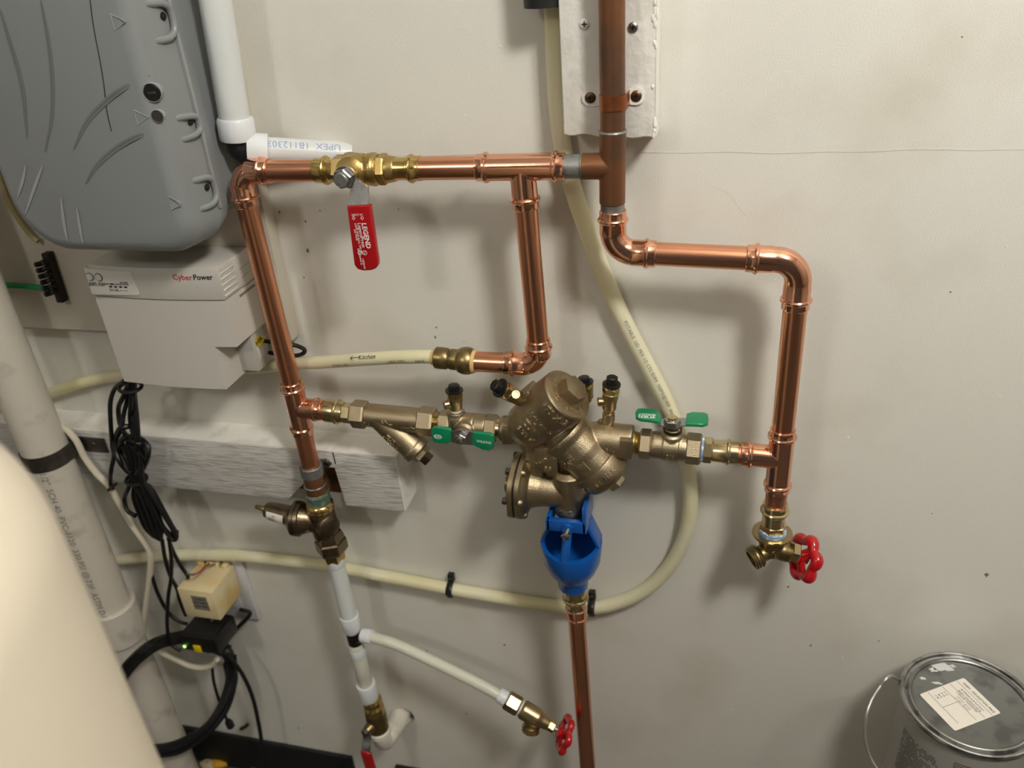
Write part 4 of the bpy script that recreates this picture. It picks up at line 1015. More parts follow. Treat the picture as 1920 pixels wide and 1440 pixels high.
# ------------------------------------------------------------------ grey network enclosure
def rrect(x0, x1, z0, z1, rs, y, k=8):
    """rounded rectangle outline (rs = radius bl, br, tr, tl)"""
    P = []
    for (cx_, cz_, r_, a0) in ((x0+rs[0], z0+rs[0], rs[0], math.pi), (x1-rs[1], z0+rs[1], rs[1], 1.5*math.pi), (x1-rs[2], z1-rs[2], rs[2], 0), (x0+rs[3], z1-rs[3], rs[3], .5*math.pi)):
        for i in range(k+1):
            a = a0+.5*math.pi*i/k; P.append(V((cx_+math.cos(a)*r_, y, cz_+math.sin(a)*r_)))
    return P
GX0, GX1, GZ0, GZ1 = -.566, -.3672, -.0640, .34
t = GB = thing('network_enclosure', 'large grey plastic enclosure with latches and scuffed lid', 'enclosure', V(((GX0+GX1)/2, -.07, GZ0)))
m = MB(); R_ = []
for y_, ins in ((-.018,.0120),(-.060,.0095),(-.062,.0050),(-.070,.0040)):
    R_.append(rrect(GX0+ins, GX1-ins, GZ0+ins, GZ1-ins, (.055,.030,.03,.03), y_))
m.rings(R_); m.build('base', 'box_grey', t)
m = MB(); R_ = []
for y_, ins in ((-.0708,.0030),(-.082,.0015),(-.083,.0022),(-.116,.0034),(-.124,.0060),(-.1290,.0110),(-.1305,.0170)):
    R_.append(rrect(GX0+ins, GX1-ins, GZ0+ins, GZ1-ins, (max(.055-ins*.4,.02),.030,.03,.03), y_))
m.rings(R_); lid = m.build('lid', 'box_grey', t, sharp=50)
def lid_y(x):
    T = ((.0022,-.083),(.0034,-.116),(.0060,-.124),(.0110,-.1290),(.0170,-.1305)); q = GX1-x
    if q >= .017: return -.1305
    for (a, b), (c, d) in zip(T, T[1:]):
        if a <= q <= c: return b+(d-b)*(q-a)/(c-a)
    return -.083
def on_lid(px_, py_, off=.0007):
    y_ = -.1305
    for _ in range(14): P = at(px_, py_, y_); y_ = y_*.5+.5*(lid_y(P.x)-off)
    return at(px_, py_, y_)
xs = GX1+.0005
# moulded latches on the right side
def latch(px_, py_, h):
    c = at(px_, py_, -.090); z_ = c.z; x_ = xs-.0045
    m = MB(); Q = catmull([V((x_-.0075,-.116,z_+h/2)), V((x_+.0005,-.104,z_+h/2)), V((x_+.0042,-.092,z_+h/2-.001)), V((x_+.0052,-.085,z_+h*.25)), V((x_+.0052,-.085,z_-h*.25)), V((x_+.0042,-.092,z_-h/2+.001)), V((x_+.0005,-.104,z_-h/2)), V((x_-.0075,-.116,z_-h/2))], 5)
    m.sweep(Q, .0030, 10); la = m.build('latch', 'box_grey', t)
    MB().ball(V((x_+.0026,-.092,z_+h*.12)), .0016, .0036, h*.12, 14, 8).build('latch_slot', 'hole_dark', la)
latch(305,38,.028); latch(352,234,.018); latch(379,356,.026)
MB().aabb((GX1-.004,-.0832,-.03), (GX1+.0012,-.0800,GZ1-.03), .0008).build('seam_rib', 'box_grey_light', lid)
for px_, py_, r_, nm in ((290,173,.0075,'black_plastic'), (300,217,.0050,'steel_dark')):
    d = V((.35,-1,0)).normalized(); c = on_lid(px_-4, py_)+d*.0014
    MB().lathe(c-d*.008, d, [(0,r_*1.02),(.0084,r_*1.06),(.0090,r_*1.0),(.0060,r_*.90)], 24, cap1=False).build('screw_well', 'box_grey_light', lid)
    MB().lathe(c-d*.008, d, [(0,r_*.96),(.0084,r_*.94),(.0089,r_*.86)], 20).build('lid_screw', nm, lid)
    MB().box(c+d*.0009, Z.cross(d)*r_*.9, Z*r_*.22, d*.0010).build('screw_slot', 'steel_dark', lid)
for px_, py_, s_ in ((221,41,.0085),(264,220,.0085),(328,381,.0085)):
    c = at(px_, py_, -.1306); a, b, d = c+V((s_*.9,0,0)), c+V((-s_*.6,0,s_*.72)), c+V((-s_*.6,0,-s_*.72)); m = MB()
    for p, q in ((a,b),(b,d),(d,a)): m.sweep([p,q], .0004, 6)
    m.build('moulded_arrow', 'box_grey_light', lid)
def scuff(ps, w_, mt, nm='scuff_mark'):
    Q = catmull([on_lid(a, b) for a, b in ps], 6); n_ = len(Q)
    for k, (f_, mm) in enumerate(((1.5,'scuff_mid'),(.7,mt)) if mt == 'scuff_dark' else ((.8,mt),)):
        L_, R_ = [], []
        for i, p in enumerate(Q):
            d = (Q[min(i+1,n_-1)]-Q[max(i-1,0)]).normalized(); sd2 = d.cross(Y); hw2 = w_*f_*(.06+.94*math.sin(math.pi*min(1,(i+.5)/n_))**.7)
            L_.append(p+sd2*hw2-Y*.0001*k); R_.append(p-sd2*hw2-Y*.0001*k)
        m = MB(); m.add(L_+R_, [(i, i+1, n_+i+1, n_+i) for i in range(n_-1)]); m.build(nm, mm, lid)
scuff([(280,142),(235,163),(195,193),(160,232),(138,280)], .0016, 'scuff_dark'); scuff([(312,247),(262,254),(215,280),(180,312),(160,345)], .0016, 'scuff_dark')
scuff([(0,20),(18,80),(38,150),(46,210),(50,260)], .0013, 'scuff_dark'); scuff([(76,0),(90,80),(97,150),(96,220),(84,285)], .0013, 'scuff_dark')
scuff([(48,310),(42,340),(33,370)], .0018, 'scuff_light'); scuff([(80,310),(65,350),(48,400)], .0018, 'scuff_light'); scuff([(114,370),(119,415),(126,452)], .0022, 'scuff_light'); scuff([(144,390),(149,425),(155,456)], .0022, 'scuff_light')
m = MB(); m.sweep(catmull([at(a, b, -.1306) for a, b in ((169,0),(174,40),(180,75),(187,110),(195,160),(200,205),(209,246))], 6), .00045, 5); m.build('pen_line', 'ink_dark', lid)

# ------------------------------------------------------------------ battery backup unit
ux0, ux1, uy, uz0, uz1 = -.547, -.391, -.079, -.231, -.092
t = thing('battery_backup', 'pale grey battery backup unit mounted under the grey enclosure', 'power unit', V(((ux0+ux1)/2, -.05, uz0)))
def bow(x): f = (x-ux0)/(ux1-ux0); return -.0045*math.sin(math.pi*min(max(f,0),1))
def front(xa, xb, n_=14): return [V((xa+(xb-xa)*i/n_, uy+bow(xa+(xb-xa)*i/n_), 0)) for i in range(n_+1)]
def slab(z0, z1, xb, name, mt, grow=0.0, yb=-.018, bev=.0016):
    m = MB(); P = [V((ux0-grow, yb, z0))]+[p+V((0,-grow,z0)) for p in front(ux0-grow, xb+grow)]+[V((xb+grow, yb, z0))]
    m.prism(P, V((0,0,z1-z0)), bev); return m.build(name, mt, t)
zg = -.1275; znt = at(430,650,uy).z; xn = at(405,648,uy).x
slab(zg+.0004, uz1, ux1, 'upper_cover', 'ups_plastic', .0004)
slab(znt, zg-.0006, ux1, 'body', 'ups_plastic', bev=0)
slab(uz0, znt, xn, 'lower_body', 'ups_plastic', bev=0)
m = MB(); m.aabb((xn-.002,-.046,uz0+.004), (ux1-.004,-.018,znt+.004), .001); rc_ = m.build('port_recess', 'ups_recess', t)
m = MB(); q0 = at(452,660,-.055); m.aabb((ux1-.0060,-.040,uz0+.016), (ux1-.0035,-.028,uz0+.034), .0008); m.build('port_cover', 'ups_panel', t)
# vents on the right side
for i in range(5):
    z_ = at(410,512+i*10.2,uy).z-.002; MB().aabb((ux1-.003,-.077,z_-.0011), (ux1+.0016,-.052,z_+.0011), .0006).build('vent_rib', 'ups_panel', t)
    MB().aabb((ux1-.003,-.0765,z_+.0012), (ux1+.0007,-.052,z_+.0024)).build('vent_slot', 'ups_recess', t)
for i in range(3):
    z_ = uz1-.016-i*.009; MB().aabb((ux1-.003,-.042,z_-.0008), (ux1+.0008,-.024,z_+.0008)).build('vent_slot', 'ups_recess', t)
m = MB(); z_ = zg-.006; m.box(V((ux1+.0002,-.038,z_)), Y*.030, Z*.0022, X*.0012); m.build('side_slot', 'ink_grey', t)
# control panel
yp_ = uy-.0056
pp = outl([(156,500),(164,504),(243,509),(247,512),(260,552),(258,555),(176,553),(171,550)], yp_)
m = MB(); m.prism(pp, V((0,.0075,0)), .0008); cp = m.build('control_panel', 'ups_panel', t)
for px_, py_ in ((168.5,519),(185,520)):
    c = at(px_, py_, yp_-.0002); MB().lathe(c, -Y, [(0,.0038),(.0010,.0037),(.0018,.0026)], 24).build('button', 'ups_panel', cp); MB().torus(c, Y, .0042, .0005, 24, 6).build('button_ring', 'ink_grey', cp)
m = MB()
for i in range(4): c = at(207.5+i*9.3, 537.5+i*.35, yp_-.0001); m.box(c, X*.0036, Z*.0018, Y*.0003)
m.build('indicator_windows', 'ink_dark', cp)
m = MB()
for s_, px_, py_, sz in (('ALARM',173.5,531,.0028),('SILENCE',174.5,534.5,.0028),('COLD',189.5,531.5,.0028),('START',190.5,535,.0028),('BATTERY',204.5,533,.0028),('ON AC',214.5,533.2,.0028),('DC',224,533.5,.0028),('SYSTEM',232,530.5,.0028),('STATUS',233.5,534,.0028),('24',208.5,544,.0042),('OK',218.5,544.5,.0042),('----',227.5,544.5,.0036),('----',236.5,544.8,.0036)):
    text_flat(m, s_, at(px_, py_, yp_-.0002), X, Z, sz, .0001)
m.build('lettering', 'ink_dark', cp)
yl_ = uy-.0030
def on_bow(m):
    for p in m.v: p.y = uy+bow(p.x)-.0006+(p.y-yl_)*.5
    return m
m = MB(); cL = at(360,520.5,yl_); text_flat(m, 'Cyber', cL, X, Z, .0086, .0001, 'RIGHT', 0, .006); on_bow(m).build('logo', 'ink_red', t)
m = MB(); text_flat(m, 'Power', cL+X*.0008, X, Z, .0080, .0001, 'LEFT', .12, .022); on_bow(m).build('logo', 'ink_dark', t)
# yellow tag on a cord and the black cord loop at the panel edge
t = thing('cord_loop', 'thin black cord looping out past the panel edge', 'cord', at(540,668,-.02))
m = MB(); m.sweep(catmull([at(478,636,-.030), at(500,640,-.030), at(530,644,-.026), at(556,648,-.022), at(571,656,-.022), at(566,664,-.022), at(548,667,-.022), at(520,664,-.020), at(500,660,-.02)], 6), .0024, 10); m.build('cord', 'black_cord', t)
m = MB(); m.prism(outl([(473,637),(484,631),(497,633),(494,640),(489,650),(478,648)], -.040), V((0,.0008,0))); tg_ = m.build('yellow_tag', 'tag_yellow', t)
m = MB(); text_flat(m, 'ON/BK', at(484.5,640.5,-.0402), V((.6,0,.6)), V((-.6,0,.6)), .0055, .0001); m.build('lettering', 'ink_dark', tg_)

# ------------------------------------------------------------------ white drain pipe and its steel strap
PY = -.069; RV = .0272
fp = lambda y_: at(87.5+(y_-847)*.4045, y_, PY)
t = thing('drain_pipe', 'white PVC drain pipe with a coupling, strapped to the white rail', 'pipe', V((fp(1400).x,PY,ZF)))
A_ = fp(900); d = (fp(560)-fp(1400)).normalized(); tdn = (ZF-A_.z)/d.z
xv = A_.x; m = MB(); m.lathe(V((xv,PY,ZF)), Z, [(0,RV),(ZC-ZF,RV)], 40); pb = m.build('tube', 'pvc', t)
zc_ = fp(1160).z; m = MB(); m.lathe(V((xv,PY,zc_-.030)), Z, [(0,RV),(0,RV+.0058),(.0585,RV+.0058),(.060,RV+.0040),(.060,RV)], 40); m.build('coupling', 'pvc', t)
m = MB(); text_tube(m, '1 1/2"  SCH 40  PVC-1120  330 PSI @ 73F  ASTM D1785', V((xv,PY,fp(1010).z)), -Z, RV+.0001, V((.38,-1,.0)), .0115, .0001); m.build('lettering', 'ink_grey', pb)
zs_ = fp(850).z; S_ = V((xv,PY,zs_))
t = thing('pipe_strap', 'dark steel strap holding the white drain pipe to the rail', 'strap', S_-Z*.012)
m = MB(); vs, fs = [], []; prf = []
for k in range(17):
    a = -math.pi*.02+math.pi*1.04*k/16; prf.append((math.cos(a)*(RV+.0016), -math.sin(a)*(RV+.0016)))
prf = [(RV+.0016,.027)]+prf+[(-RV-.0016,.027)]
kk = len(prf)
for z_ in (-.0105,.0105): vs += [S_+V((x,y,z_)) for x, y in prf]+[S_+V((x*.955,y*.955 if y < .02 else y,z_)) for x, y in prf]
for i in range(kk-1): fs += [(i,i+1,2*kk+i+1,2*kk+i),(kk+i,3*kk+i,3*kk+i+1,kk+i+1),(i,kk+i,kk+i+1,i+1),(2*kk+i,2*kk+i+1,3*kk+i+1,3*kk+i)]
m.add(vs, fs); m.build('band', 'steel_dark', t)
m = MB(); m.aabb((xv+RV,YB-.0024,zs_-.0105), (xv+RV+.040,YB-.0006,zs_+.0105), .0006); m.build('ear', 'steel_dark', t)
screw(t, V((xv+RV+.022,YB-.0024,zs_)), -Y, .0042, 'steel_dark')

# ------------------------------------------------------------------ cords
def cord(name, label, ps, y_, r=.0030, mt='black_cord', k=6, cat='cord', group=None):
    P = [at(a, b, (y_[i] if hasattr(y_, '__len__') else y_)) for i, (a, b) in enumerate(ps)]
    return tag(MB().sweep(catmull(P, k), r, 10).build(name, mt), label, cat, group)
cord('cable', 'cream cable bending from behind the drain pipe down to the black adapter', [(107,796),(125,806),(143,826),(158,856),(180,886),(205,912),(225,945),(248,985),(270,1015),(282,1040),(281,1080),(275,1130),(269,1180),(274,1205),(300,1222),(330,1237),(358,1249),(382,1252),(398,1247),(407,1236)], -.051, .0042, 'cable_cream')
bz_ = lambda a, b: (190+a/3.891, 690+b/3.891)
t = thing('power_cord_bundle', 'coiled black power cords tied in a hank below the battery unit', 'cord bundle', at(300,1015,-.07))
strands = [
 ([(170,92),(100,150),(66,250),(68,400),(80,560),(92,640),(72,740),(66,840),(85,885)], .0026),
 ([(205,100),(165,200),(126,290),(135,400),(165,470),(200,540)], .0028), ([(212,100),(190,230),(160,350),(150,430),(120,500)], .0026),
 ([(230,100),(245,250),(258,380),(268,520),(270,620)], .0032), ([(240,100),(236,280),(250,400),(262,560),(270,700)], .0032), ([(222,100),(215,280),(212,380),(235,500)], .0028),
 ([(200,425),(140,440),(108,510),(104,600),(140,690),(200,760)], .0034), ([(190,480),(150,530),(135,600),(160,680),(215,760)], .0034),
 ([(210,500),(280,515),(340,570),(338,650),(310,720),(270,790)], .0032), ([(200,520),(280,550),(312,620),(300,700),(260,780)], .0034),
 ([(230,760),(200,870),(168,950),(190,1040),(250,1080)], .0028)]
for ps, r_ in strands:
    m = MB(); m.sweep(catmull([at(*bz_(a, b), -.066-.004*((i*7+int(r_*1e5)) % 3)) for i, (a, b) in enumerate(ps)], 6), r_, 10); m.build('cord_strand', 'black_cord', t)
rg = random.Random(5)
for i in range(13):
    o1, o2 = rg.uniform(-55,55), rg.uniform(-50,45); yy = -.060-rg.uniform(0,.014)
    ps = [(200+o1*.7,540+abs(o1)*.5),(245+o1*.9,660),(258+o1*.7,790),(300+o2*1.3,930),(350+o2*1.5,1060),(385+o2*1.3,1160),(410+o2*.5,1240+o2*.3)]
    m = MB(); m.sweep(catmull([at(a_, b_, yy) for a_, b_ in [bz_(*p) for p in ps]], 5), .0034, 9); m.build('cord_strand', 'black_cord', t)
for off in (0, 22, 40):
    ps = [(300,830),(370,930-off),(450,1060-off*.6),(530,1190-off*.3),(548,1235-off),(520,1250-off*.8),(450,1160),(380,1020),(310,900)]
    m = MB(); m.sweep(catmull([at(*bz_(*p), -.072+off*.0002) for p in ps], 6), .0030, 9); m.build('cord_strand', 'black_cord', t)
for a, b, n_ in ((212,140,(1,.0)),(255,812,(1,.35))):
    c = at(*bz_(a, b), -.068); m = MB(); m.torus(c, V((.12,0,1)), .012, .0022, 20, 8); m.build('cable_tie', 'black_plastic', t)
c = at(*bz_(80,868), -.062); m = MB(); m.torus(c, V((.4,0,-.6)), .006, .0019, 16, 8); m.build('cable_tie', 'black_plastic', t)
z6 = lambda a, b: (300+a/5.141, 1020+b/5.141)
for nm, ps, y_ in (('black cord running from the hank to the cream transformer', [(80,-60),(130,80),(200,210),(262,300),(270,330)], -.05),
                   ('black cord hanging from the hank down to the black adapter top', [(20,-40),(50,140),(100,310),(165,430),(190,540),(250,690)], -.060),
                   ('black cord hanging straight to the coil beside the black adapter', [(90,-40),(110,150),(105,340),(80,500),(68,760),(100,950),(200,1030)], -.066),
                   ('black cord crossing low behind the hank to the adapter side', [(-80,300),(-20,480),(80,660),(190,750),(260,770)], -.05)):
    cord('cord', nm, [z6(*p) for p in ps], y_, .0026)
# cream transformer on its wall plate
t = thing('wall_plate', 'white outlet wall plate behind the cream transformer', 'wall plate', V((-.562,-.003,-.668)))
MB().aabb((-.597,-.006,-.668), (-.527,0,-.558), .002).build('plate', 'plate_white', t)
for z_ in (-.594,-.634): MB().aabb((-.579,-.0075,z_-.014), (-.547,-.0055,z_+.014), .001).build('receptacle', 'plate_white', t)
t = thing('transformer', 'yellowed cream plug-in transformer cube with wire terminals', 'transformer', V((-.567,-.036,-.613)))
tx0, tx1, ty0, ty1, tz0, tz1 = -.594, -.5395, -.063, -.0078, -.613, -.5625
MB().aabb((tx0,ty0,tz0), (tx1,ty1,tz1), .0018).build('case', 'xfmr_cream', t)
for i, x_ in enumerate((-.586,-.572,-.562,-.548)): MB().aabb((x_-.004,-.018,tz1-.001), (x_+.004,ty1,tz1+.0065), .001).build('terminal_guard', 'xfmr_cream', t)
for x_ in (-.578,-.566,-.555): MB().lathe(V((x_,-.0135,tz1)), Z, [(0,.0026),(.003,.0026),(.0034,.0018)], 14).build('terminal_screw', 'brass_pale', t)
m = MB(); m.aabb((tx0+.019,ty0-.0004,tz0+.016), (tx1-.012,ty0+.0005,tz1-.010)); lb = m.build('label', 'ink_grey', t)
m = MB(); 
for i, s_ in enumerate(('CLASS 2','120V 60HZ','16.5V 40VA')): text_flat(m, s_, V((tx0+.031,ty0-.0006,tz1-.015-i*.0065)), X, Z, .0050, .0001)
m.build('lettering', 'ink_dark', lb)
m = MB(); m.sweep(catmull([at(*z6(262,290),-.05), at(*z6(330,290),-.058), at(*z6(390,262),-.050), at(*z6(440,210),-.030), V((-.572,-.0135,tz1+.004))], 6), .0013, 8); m.build('wire', 'ink_red', t)
m = MB(); m.sweep(catmull([at(*z6(255,285),-.05), at(*z6(320,297),-.059), at(*z6(385,272),-.052), at(*z6(450,215),-.03), V((-.560,-.0135,tz1+.004))], 6), .0013, 8); m.build('wire', 'ink_grey', t)
# black adapter with green light
t = thing('power_adapter', 'black plug-in power adapter with green light under the transformer', 'adapter', V((-.573,-.045,-.676)))
bx_ = V((-.574,-.054,-.650)); m = MB(); m.box(bx_, X*.056, V((0,-.050,.003)), Z*.030, .003); m.build('case', 'black_plastic', t)
m = MB(); m.box(bx_+V((0,-.002,.0153)), X*.046, V((0,-.038,.0024)), Z*.0015, .0005); m.build('lid_panel', 'black_rubber', t)
c = at(348,1218,bx_.y-.0255); MB().lathe(V((c.x,bx_.y-.0252,bx_.z-.006)), -Y, [(0,.0022),(.0008,.0020),(.0012,.0012)], 14).build('status_light', 'led_green', t)
c = at(369,1213,-.080); MB().box(V((c.x,-.0800,bx_.z-.006)), X*.011, Z*.012, Y*.002, .0004).build('yellow_sticker', 'tag_yellow', t)
MB().lathe(bx_+V((.004,.008,.0155)), Z, [(0,.0024),(.0008,.0020)], 12).build('case_screw', 'zinc', t)
# thick coil of black cable looped round the drain pipe
t = thing('cable_coil', 'thick coil of black cable looped round the white drain pipe', 'cable coil', at(330,1420,-.1))
z3 = lambda a, b: (a/2.057, 740+b/2.057)
loop = [(872,985),(760,935),(655,945),(560,985),(470,1075),(440,1180),(470,1290),(545,1365),(620,1372),(700,1352),(790,1290),(860,1195),(890,1090),(885,1020)]
ly = [-.024,-.022,-.055,-.106,-.112,-.116,-.116,-.114,-.110,-.100,-.085,-.060,-.036,-.026]
for i in range(10):
    ox, oy = rg.uniform(-16,16), rg.uniform(-18,18)
    Q = catmull([at(*z3(a+ox+rg.uniform(-4,4), b+oy+rg.uniform(-4,4)), yy+.003*(i % 3)) for (a, b), yy in zip(loop, ly)], 6)
    m = MB(); m.sweep(Q, .0040, 10); m.build('cable_turn', 'black_cord', t)
m = MB(); c = at(*z3(878,1000), -.026); m.ball(c, .010, .008, .013, 14, 8); m.build('tape_wrap', 'black_rubber', t)
cord('cord', 'thin black cord with a plug end hanging below the adapter', [z3(*p) for p in [(818,1050),(825,1110),(845,1180),(868,1235),(880,1268)]], -.050, .0022)
cord('cord', 'black cord dropping from the coil tie to the floor', [z3(*p) for p in [(880,1005),(930,1070),(972,1160),(998,1270),(1012,1360),(1020,1410)]], -.045, .0030)
cord('cord', 'black cord joining wall plate to coil tie', [z3(*p) for p in [(925,828),(965,845),(920,895),(870,950),(800,990)]], -.020, .0030)
t = MB(); c = at(*z3(878,1256), -.050); c2 = at(*z3(890,1278), -.050); t.lathe(c, c2-c, [(0,.004),(.004,.0060),(.014,.0060),(.016,.004)], 12)
tag(t.build('cord_plug', 'black_plastic'), 'small black plug end at the foot of the thin cord', 'plug')
t = MB(); t.sweep([at(452,1366,-.007), at(459,1363,-.007), at(464,1359,-.007)], .0028, 10); tag(t.build('cord_end', 'black_cord'), 'cut black cord end lying against the wall above the baseboard', 'cord')
# ground bar and green wire on the backboard
t = thing('ground_bar', 'black terminal bar screwed to the cream panel beside the battery unit', 'terminal bar', at(110,565,-.026))
A_, B_ = at(88,473,-.024), at(118,565,-.024); d = B_-A_
m = MB(); m.box((A_+B_)/2, d, X*.009, Y*.010, .001); m.build('bar', 'bar_brown', t)
for i in range(6):
    f = .20+.12*i; P = A_+d*f; m = MB()
    for s_ in (0, 1): m.lathe(P+V((-.008+.009*s_,-.004,.003*s_)), V((-.5+.3*s_,-1,.1)), [(0,.0031),(.007,.0031),(.008,.0020)], 8)
    m.build('terminal', 'bar_brown', t)
cord('ground_wire', 'green ground wire running to the black terminal bar', [(-40,532),(0,534),(30,536),(60,538),(92,542)], [-.030]*5, .0036, 'cable_green', cat='wire')
# grey cable at the box's left edge
cord('cable', 'thin tan cable following the rounded corner of the grey enclosure', [(-14,300),(4,345),(20,385),(45,425),(62,445),(72,452)], [-.024]*6, .0032, 'pex_shade_tan')

# small scuffs and chips low on the left of the wall
for px_, py_, r_ in ((524,398,.0012),(577,470,.0018),(700,461,.0016),(573,415,.0010),(690,446,.0008),(570,520,.0009),(747,392,.0007),(818,614,.0010),(816,632,.0013),(870,640,.0006),(600,395,.0008),(1237,745,.0008),(1850,1078,.0020),(1478,1100,.0012),(1520,1210,.0012),(800,1220,.0010),(560,1365,.0014),(875,1338,.0012)):
    c = at(px_, py_, 0); m = MB(); n_ = 9
    m.add([c+V((math.cos(2*math.pi*j/n_)*r_*(1+.5*math.sin(2.7*j+px_)), -.00012, math.sin(2*math.pi*j/n_)*r_*(1.3+.6*math.cos(3.1*j+py_)))) for j in range(n_)], [tuple(range(n_))]); m.build('wall_scuff', 'ink_grey', wall)

# ------------------------------------------------------------------ paint can
cx, cy, zl = .3665, -.0835, -.545; RC = .0662; HC = .152
t = thing('paint_can', 'grey metal paint can with paper sticker and paint smears on its lid', 'paint can', V((cx,cy,zl-HC)))
C0 = V((cx,cy,zl-HC))
m = MB(); m.lathe(C0, Z, [(0,RC*.955),(.001,RC*.985),(.003,RC*.985),(.004,RC*.955),(HC-.006,RC*.955),(HC-.005,RC*.985)], 72); body = m.build('body', 'can_label', t)
m = MB(); st = [(HC-.006,RC*.955),(HC-.0055,RC*.995),(HC-.003,RC*1.005),(HC-.0005,RC*.99),(HC,RC*.97),(HC-.0008,RC*.945),(HC-.004,RC*.935),(HC-.005,RC*.90),(HC-.0035,RC*.885),(HC-.0015,RC*.872),(HC-.001,RC*.855)]
m.lathe(C0, Z, st, 72, cap0=False, cap1=False); m.build('rim', 'can_rim', t)
m = MB(); st = [(HC-.0012,RC*.862),(HC-.0010,RC*.845),(HC-.0018,RC*.825),(HC-.0042,RC*.815),(HC-.0046,RC*.80),(HC-.0046,.0001)]
m.lathe(C0, Z, st, 72, cap0=False, cap1=True); ld = m.build('lid', 'can_metal', t)
zt_ = zl-.0046
cs = [atz(*p, zt_+.0002) for p in ((1807,1271),(1876,1336),(1791,1372),(1724,1302))]
ctr = (cs[0]+cs[1]+cs[2]+cs[3])/4
e1 = ((cs[1]-cs[0])+(cs[2]-cs[3])).normalized(); e2 = Z.cross(e1).normalized(); w_ = ((cs[1]-cs[0]).length+(cs[2]-cs[3]).length)/4; h_ = ((cs[3]-cs[0]).length+(cs[2]-cs[1]).length)/4
P = []
for (a, b, q) in ((1,1,0),(-1,1,1),(-1,-1,2),(1,-1,3)):
    for i in range(5):
        an = math.pi/2*q+math.pi/2*i/4; P.append(ctr+e1*(a*(w_-.002)+math.cos(an)*.002)+e2*(b*(h_-.002)+math.sin(an)*.002))
m = MB(); m.prism(P, Z*.00015); stk = m.build('sticker', 'paper', ld)
m = MB(); zz = Z*.00028
for i, (s_, sz, yy) in enumerate((('W0M - KINGSTON PIKE',.0039,.80),('EXTERIOR ACRYLIC FLAT',.0026,.52),('BASE 4  COLORANT OZ 48',.0024,.40),('1 GALLON  CUSTOM MIX',.0024,.28),('Y3 0 14 0   B1 2 6 0',.0022,.16),('L1 1 20 0   R2 0 9 0',.0022,.06))):
    text_flat(m, s_, ctr+e1*(w_*.05)+e2*h_*yy+zz-Z*0, e1, e2, sz, .00005)
for i in range(4): text_flat(m, ['2 12','4 Y3','26 0','1 50'][i], ctr-e1*w_*.62-e2*h_*(.12+.13*i)+zz, e1, e2, .0028, .00005)
for (x0, x1, yv) in ((-.95,.95,.66),(-.95,.9,.0),(-.95,.75,-.66),(-.95,.95,.34)): m.box(ctr+e1*w_*(x0+x1)/2+e2*h_*yv+zz, e1*w_*(x1-x0), e2*.0003, Z*.00008)
m.box(ctr-e1*w_*.1-e2*h_*.33+zz, e1*.0003, e2*h_*.64, Z*.00008); m.build('lettering', 'ink_dark', stk)
for px_, py_, rx_, ry_ in ((1765,1250,.011,.006),(1750,1256,.004,.003),(1730,1272,.003,.0018),(1786,1249,.0028,.002),(1757,1281,.005,.0015)):
    c = atz(px_, py_, zt_); m = MB(); n_ = 14; m.prism([c+V((math.cos(2*math.pi*j/n_)*rx_*(1+.25*math.sin(3*j)), math.sin(2*math.pi*j/n_)*ry_*(1+.3*math.cos(2*j)), 0)) for j in range(n_)], Z*.0003); m.build('paint_smear', 'paint_splash', ld)
# printed text rows on the side
m = MB(); sd0 = V((-.55,-1,0)).normalized()
rows = random.Random(11)
for blk, a0 in ((0,-.42),(1,.50)):
    for i in range(24):
        wv = rows.uniform(.60,.74) if i % 7 else rows.uniform(.3,.5); zr_ = zl-.024-i*.0030; R_ = RC*.955+.0001; n_ = 14
        if i < 3 and blk == 0: continue
        vs, fs = [], []
        for j in range(n_):
            if rows.random() < .12: continue
            aa, ab = a0-.36+wv*j/n_, a0-.36+wv*(j+.84)/n_
            b_ = len(vs)
            for a in (aa, ab):
                r_v = sd0*math.cos(a)+Z.cross(sd0)*math.sin(a)
                for dz in (-.0006,.0006): vs.append(C0+Z*(zr_-C0.z+dz)+r_v*R_)
            fs.append((b_, b_+2, b_+3, b_+1))
        m.add(vs, fs)
m.build('printed_text', 'ink_dark', body)
le = atz(1679,1270,zl-.012); lr = (le-V((cx,cy,le.z))).normalized()
m = MB(); m.lathe(V((cx,cy,zl-.014))+lr*RC*.95, lr, [(0,.0065),(.002,.006),(.004,.0045)], 16); m.build('bail_lug', 'black_plastic', t)
m = MB(); bp_ = catmull([V((cx,cy,zl-.014))+lr*(RC+.003), at(1668,1268,cy-.025), at(1650,1288,cy-.035), at(1634,1314,cy-.045), at(1624,1345,cy-.055), at(1622,1380,cy-.062), at(1630,1415,cy-.068), at(1648,1445,cy-.075), at(1700,1500,cy-.085), at(1790,1540,cy-.08), at(1880,1520,cy-.05), V((cx,cy,zl-.014))-lr*(RC+.003)], 8)
m.sweep(bp_, .0016, 8); m.build('bail_handle', 'wire_steel', t)
MB().lathe(V((cx,cy,zl-.014))-lr*RC*.95, -lr, [(0,.0065),(.002,.006),(.004,.0045)], 16).build('bail_lug', 'black_plastic', t)
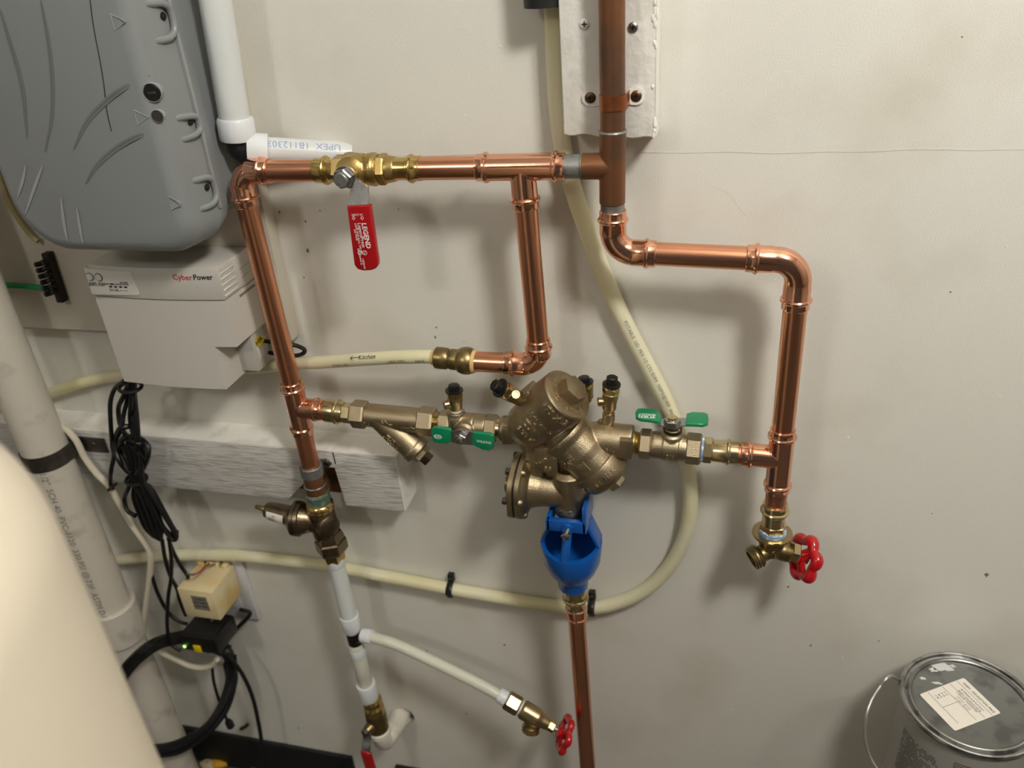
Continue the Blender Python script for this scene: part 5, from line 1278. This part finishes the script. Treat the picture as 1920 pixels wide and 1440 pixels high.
# wooden crate that carries the can, below the frame
t = thing('crate', 'plain wooden crate standing under the paint can', 'crate', V((cx,cy-.06,ZF)))
zt2 = zl-HC; x0, x1, y0, y1 = cx-.046, cx+.046, cy-.042, cy+.044
for i in range(4):
    w4 = (x1-x0)/4; MB().aabb((x0+i*w4+.001,y0,zt2-.012), (x0+(i+1)*w4-.001,y1,zt2), .001).build('slat', 'crate_wood', t)
for yy in (y0, y1-.012):
    for i in range(4):
        hz_ = (zt2-.014-ZF)/4; MB().aabb((x0,yy,ZF+i*hz_+.002), (x1,yy+.012,ZF+(i+1)*hz_-.002), .001).build('slat', 'crate_wood', t)
for xx in (x0+.001, x1-.021):
    for yy in (y0+.0125, y1-.0325): MB().aabb((xx,yy,ZF), (xx+.02,yy+.02,zt2-.0125), .001).build('corner_post', 'crate_wood', t)

# ------------------------------------------------------------------ cream tank close to the camera
R0 = .13; tc = V((-.148-.625*R0, -.547-.78*R0, 0)); zt3 = .058
t = thing('water_tank', 'tall cream tank with rounded top in front of the white drain pipe', 'tank', V((tc.x,tc.y,ZF)))
m = MB(); st = [(0,R0*1.05),(.05,R0*1.05),(.055,R0)]
hT = zt3-ZF
for i in range(13):
    a = math.pi/2*i/12; st.append((hT-.06+math.sin(a)*.06, R0-.06+math.cos(a)*.06))
m.lathe(V((tc.x,tc.y,ZF)), Z, st, 64); m.build('shell', 'tank', t)
MB().lathe(V((tc.x,tc.y,ZF+hT-.004)), Z, [(0,.045),(.012,.045),(.016,.040),(.030,.038),(.032,.030)], 32).build('cap', 'pvc', t)
# scraps on the floor by the base
rs = random.Random(9)
for i, (px_, py_, mt, nm) in enumerate(((392,1438,'debris_tan','tan scrap lying on the floor beside the drain pipe'),(412,1436,'debris_yellow','yellow scrap lying on the floor under the baseboard'),(486,1437,'debris_tan','pale cable clip lying on the floor at the cord end'),(512,1438,'paper','crumpled white scrap on the floor below the baseboard'))):
    c = atz(px_, py_, ZF); m = MB(); m.ball(V((c.x,c.y,ZF+.006)), .016, .011, .0065, 10, 6)
    for v in m.v: v += V((rs.uniform(-.002,.002), rs.uniform(-.002,.002), rs.uniform(0,.0015)))
    tag(m.build('floor_scrap', mt), nm, 'scrap')

# ------------------------------------------------------------------ ceiling lamp and the added fill globe
def lamp(P, label, glow):
    t = thing('ceiling_lamp', label, 'lamp', P, 'globe ceiling lamps')
    MB().lathe(V((P.x,P.y,ZC)), -Z, [(0,.07),(.012,.068),(.022,.03),(.024,.012),(ZC-P.z-.13,.012)], 32).build('canopy', 'lamp_white', t)
    MB().lathe(V((P.x,P.y,P.z+.145)), -Z, [(0,.014),(.004,.024),(.042,.024),(.045,.018)], 28).build('socket', 'lamp_white', t)
    MB().ball(P, .105, n=32, m=20).build('bulb', glow, t)
lamp(LAMP_POS, 'white globe lamp hanging near the pipe wall', 'bulb_glow')
lamp(FILL_POS, 'unseen globe added as fill light farther back in the room', 'fill_glow')  # unseen fill, added to brighten the left side
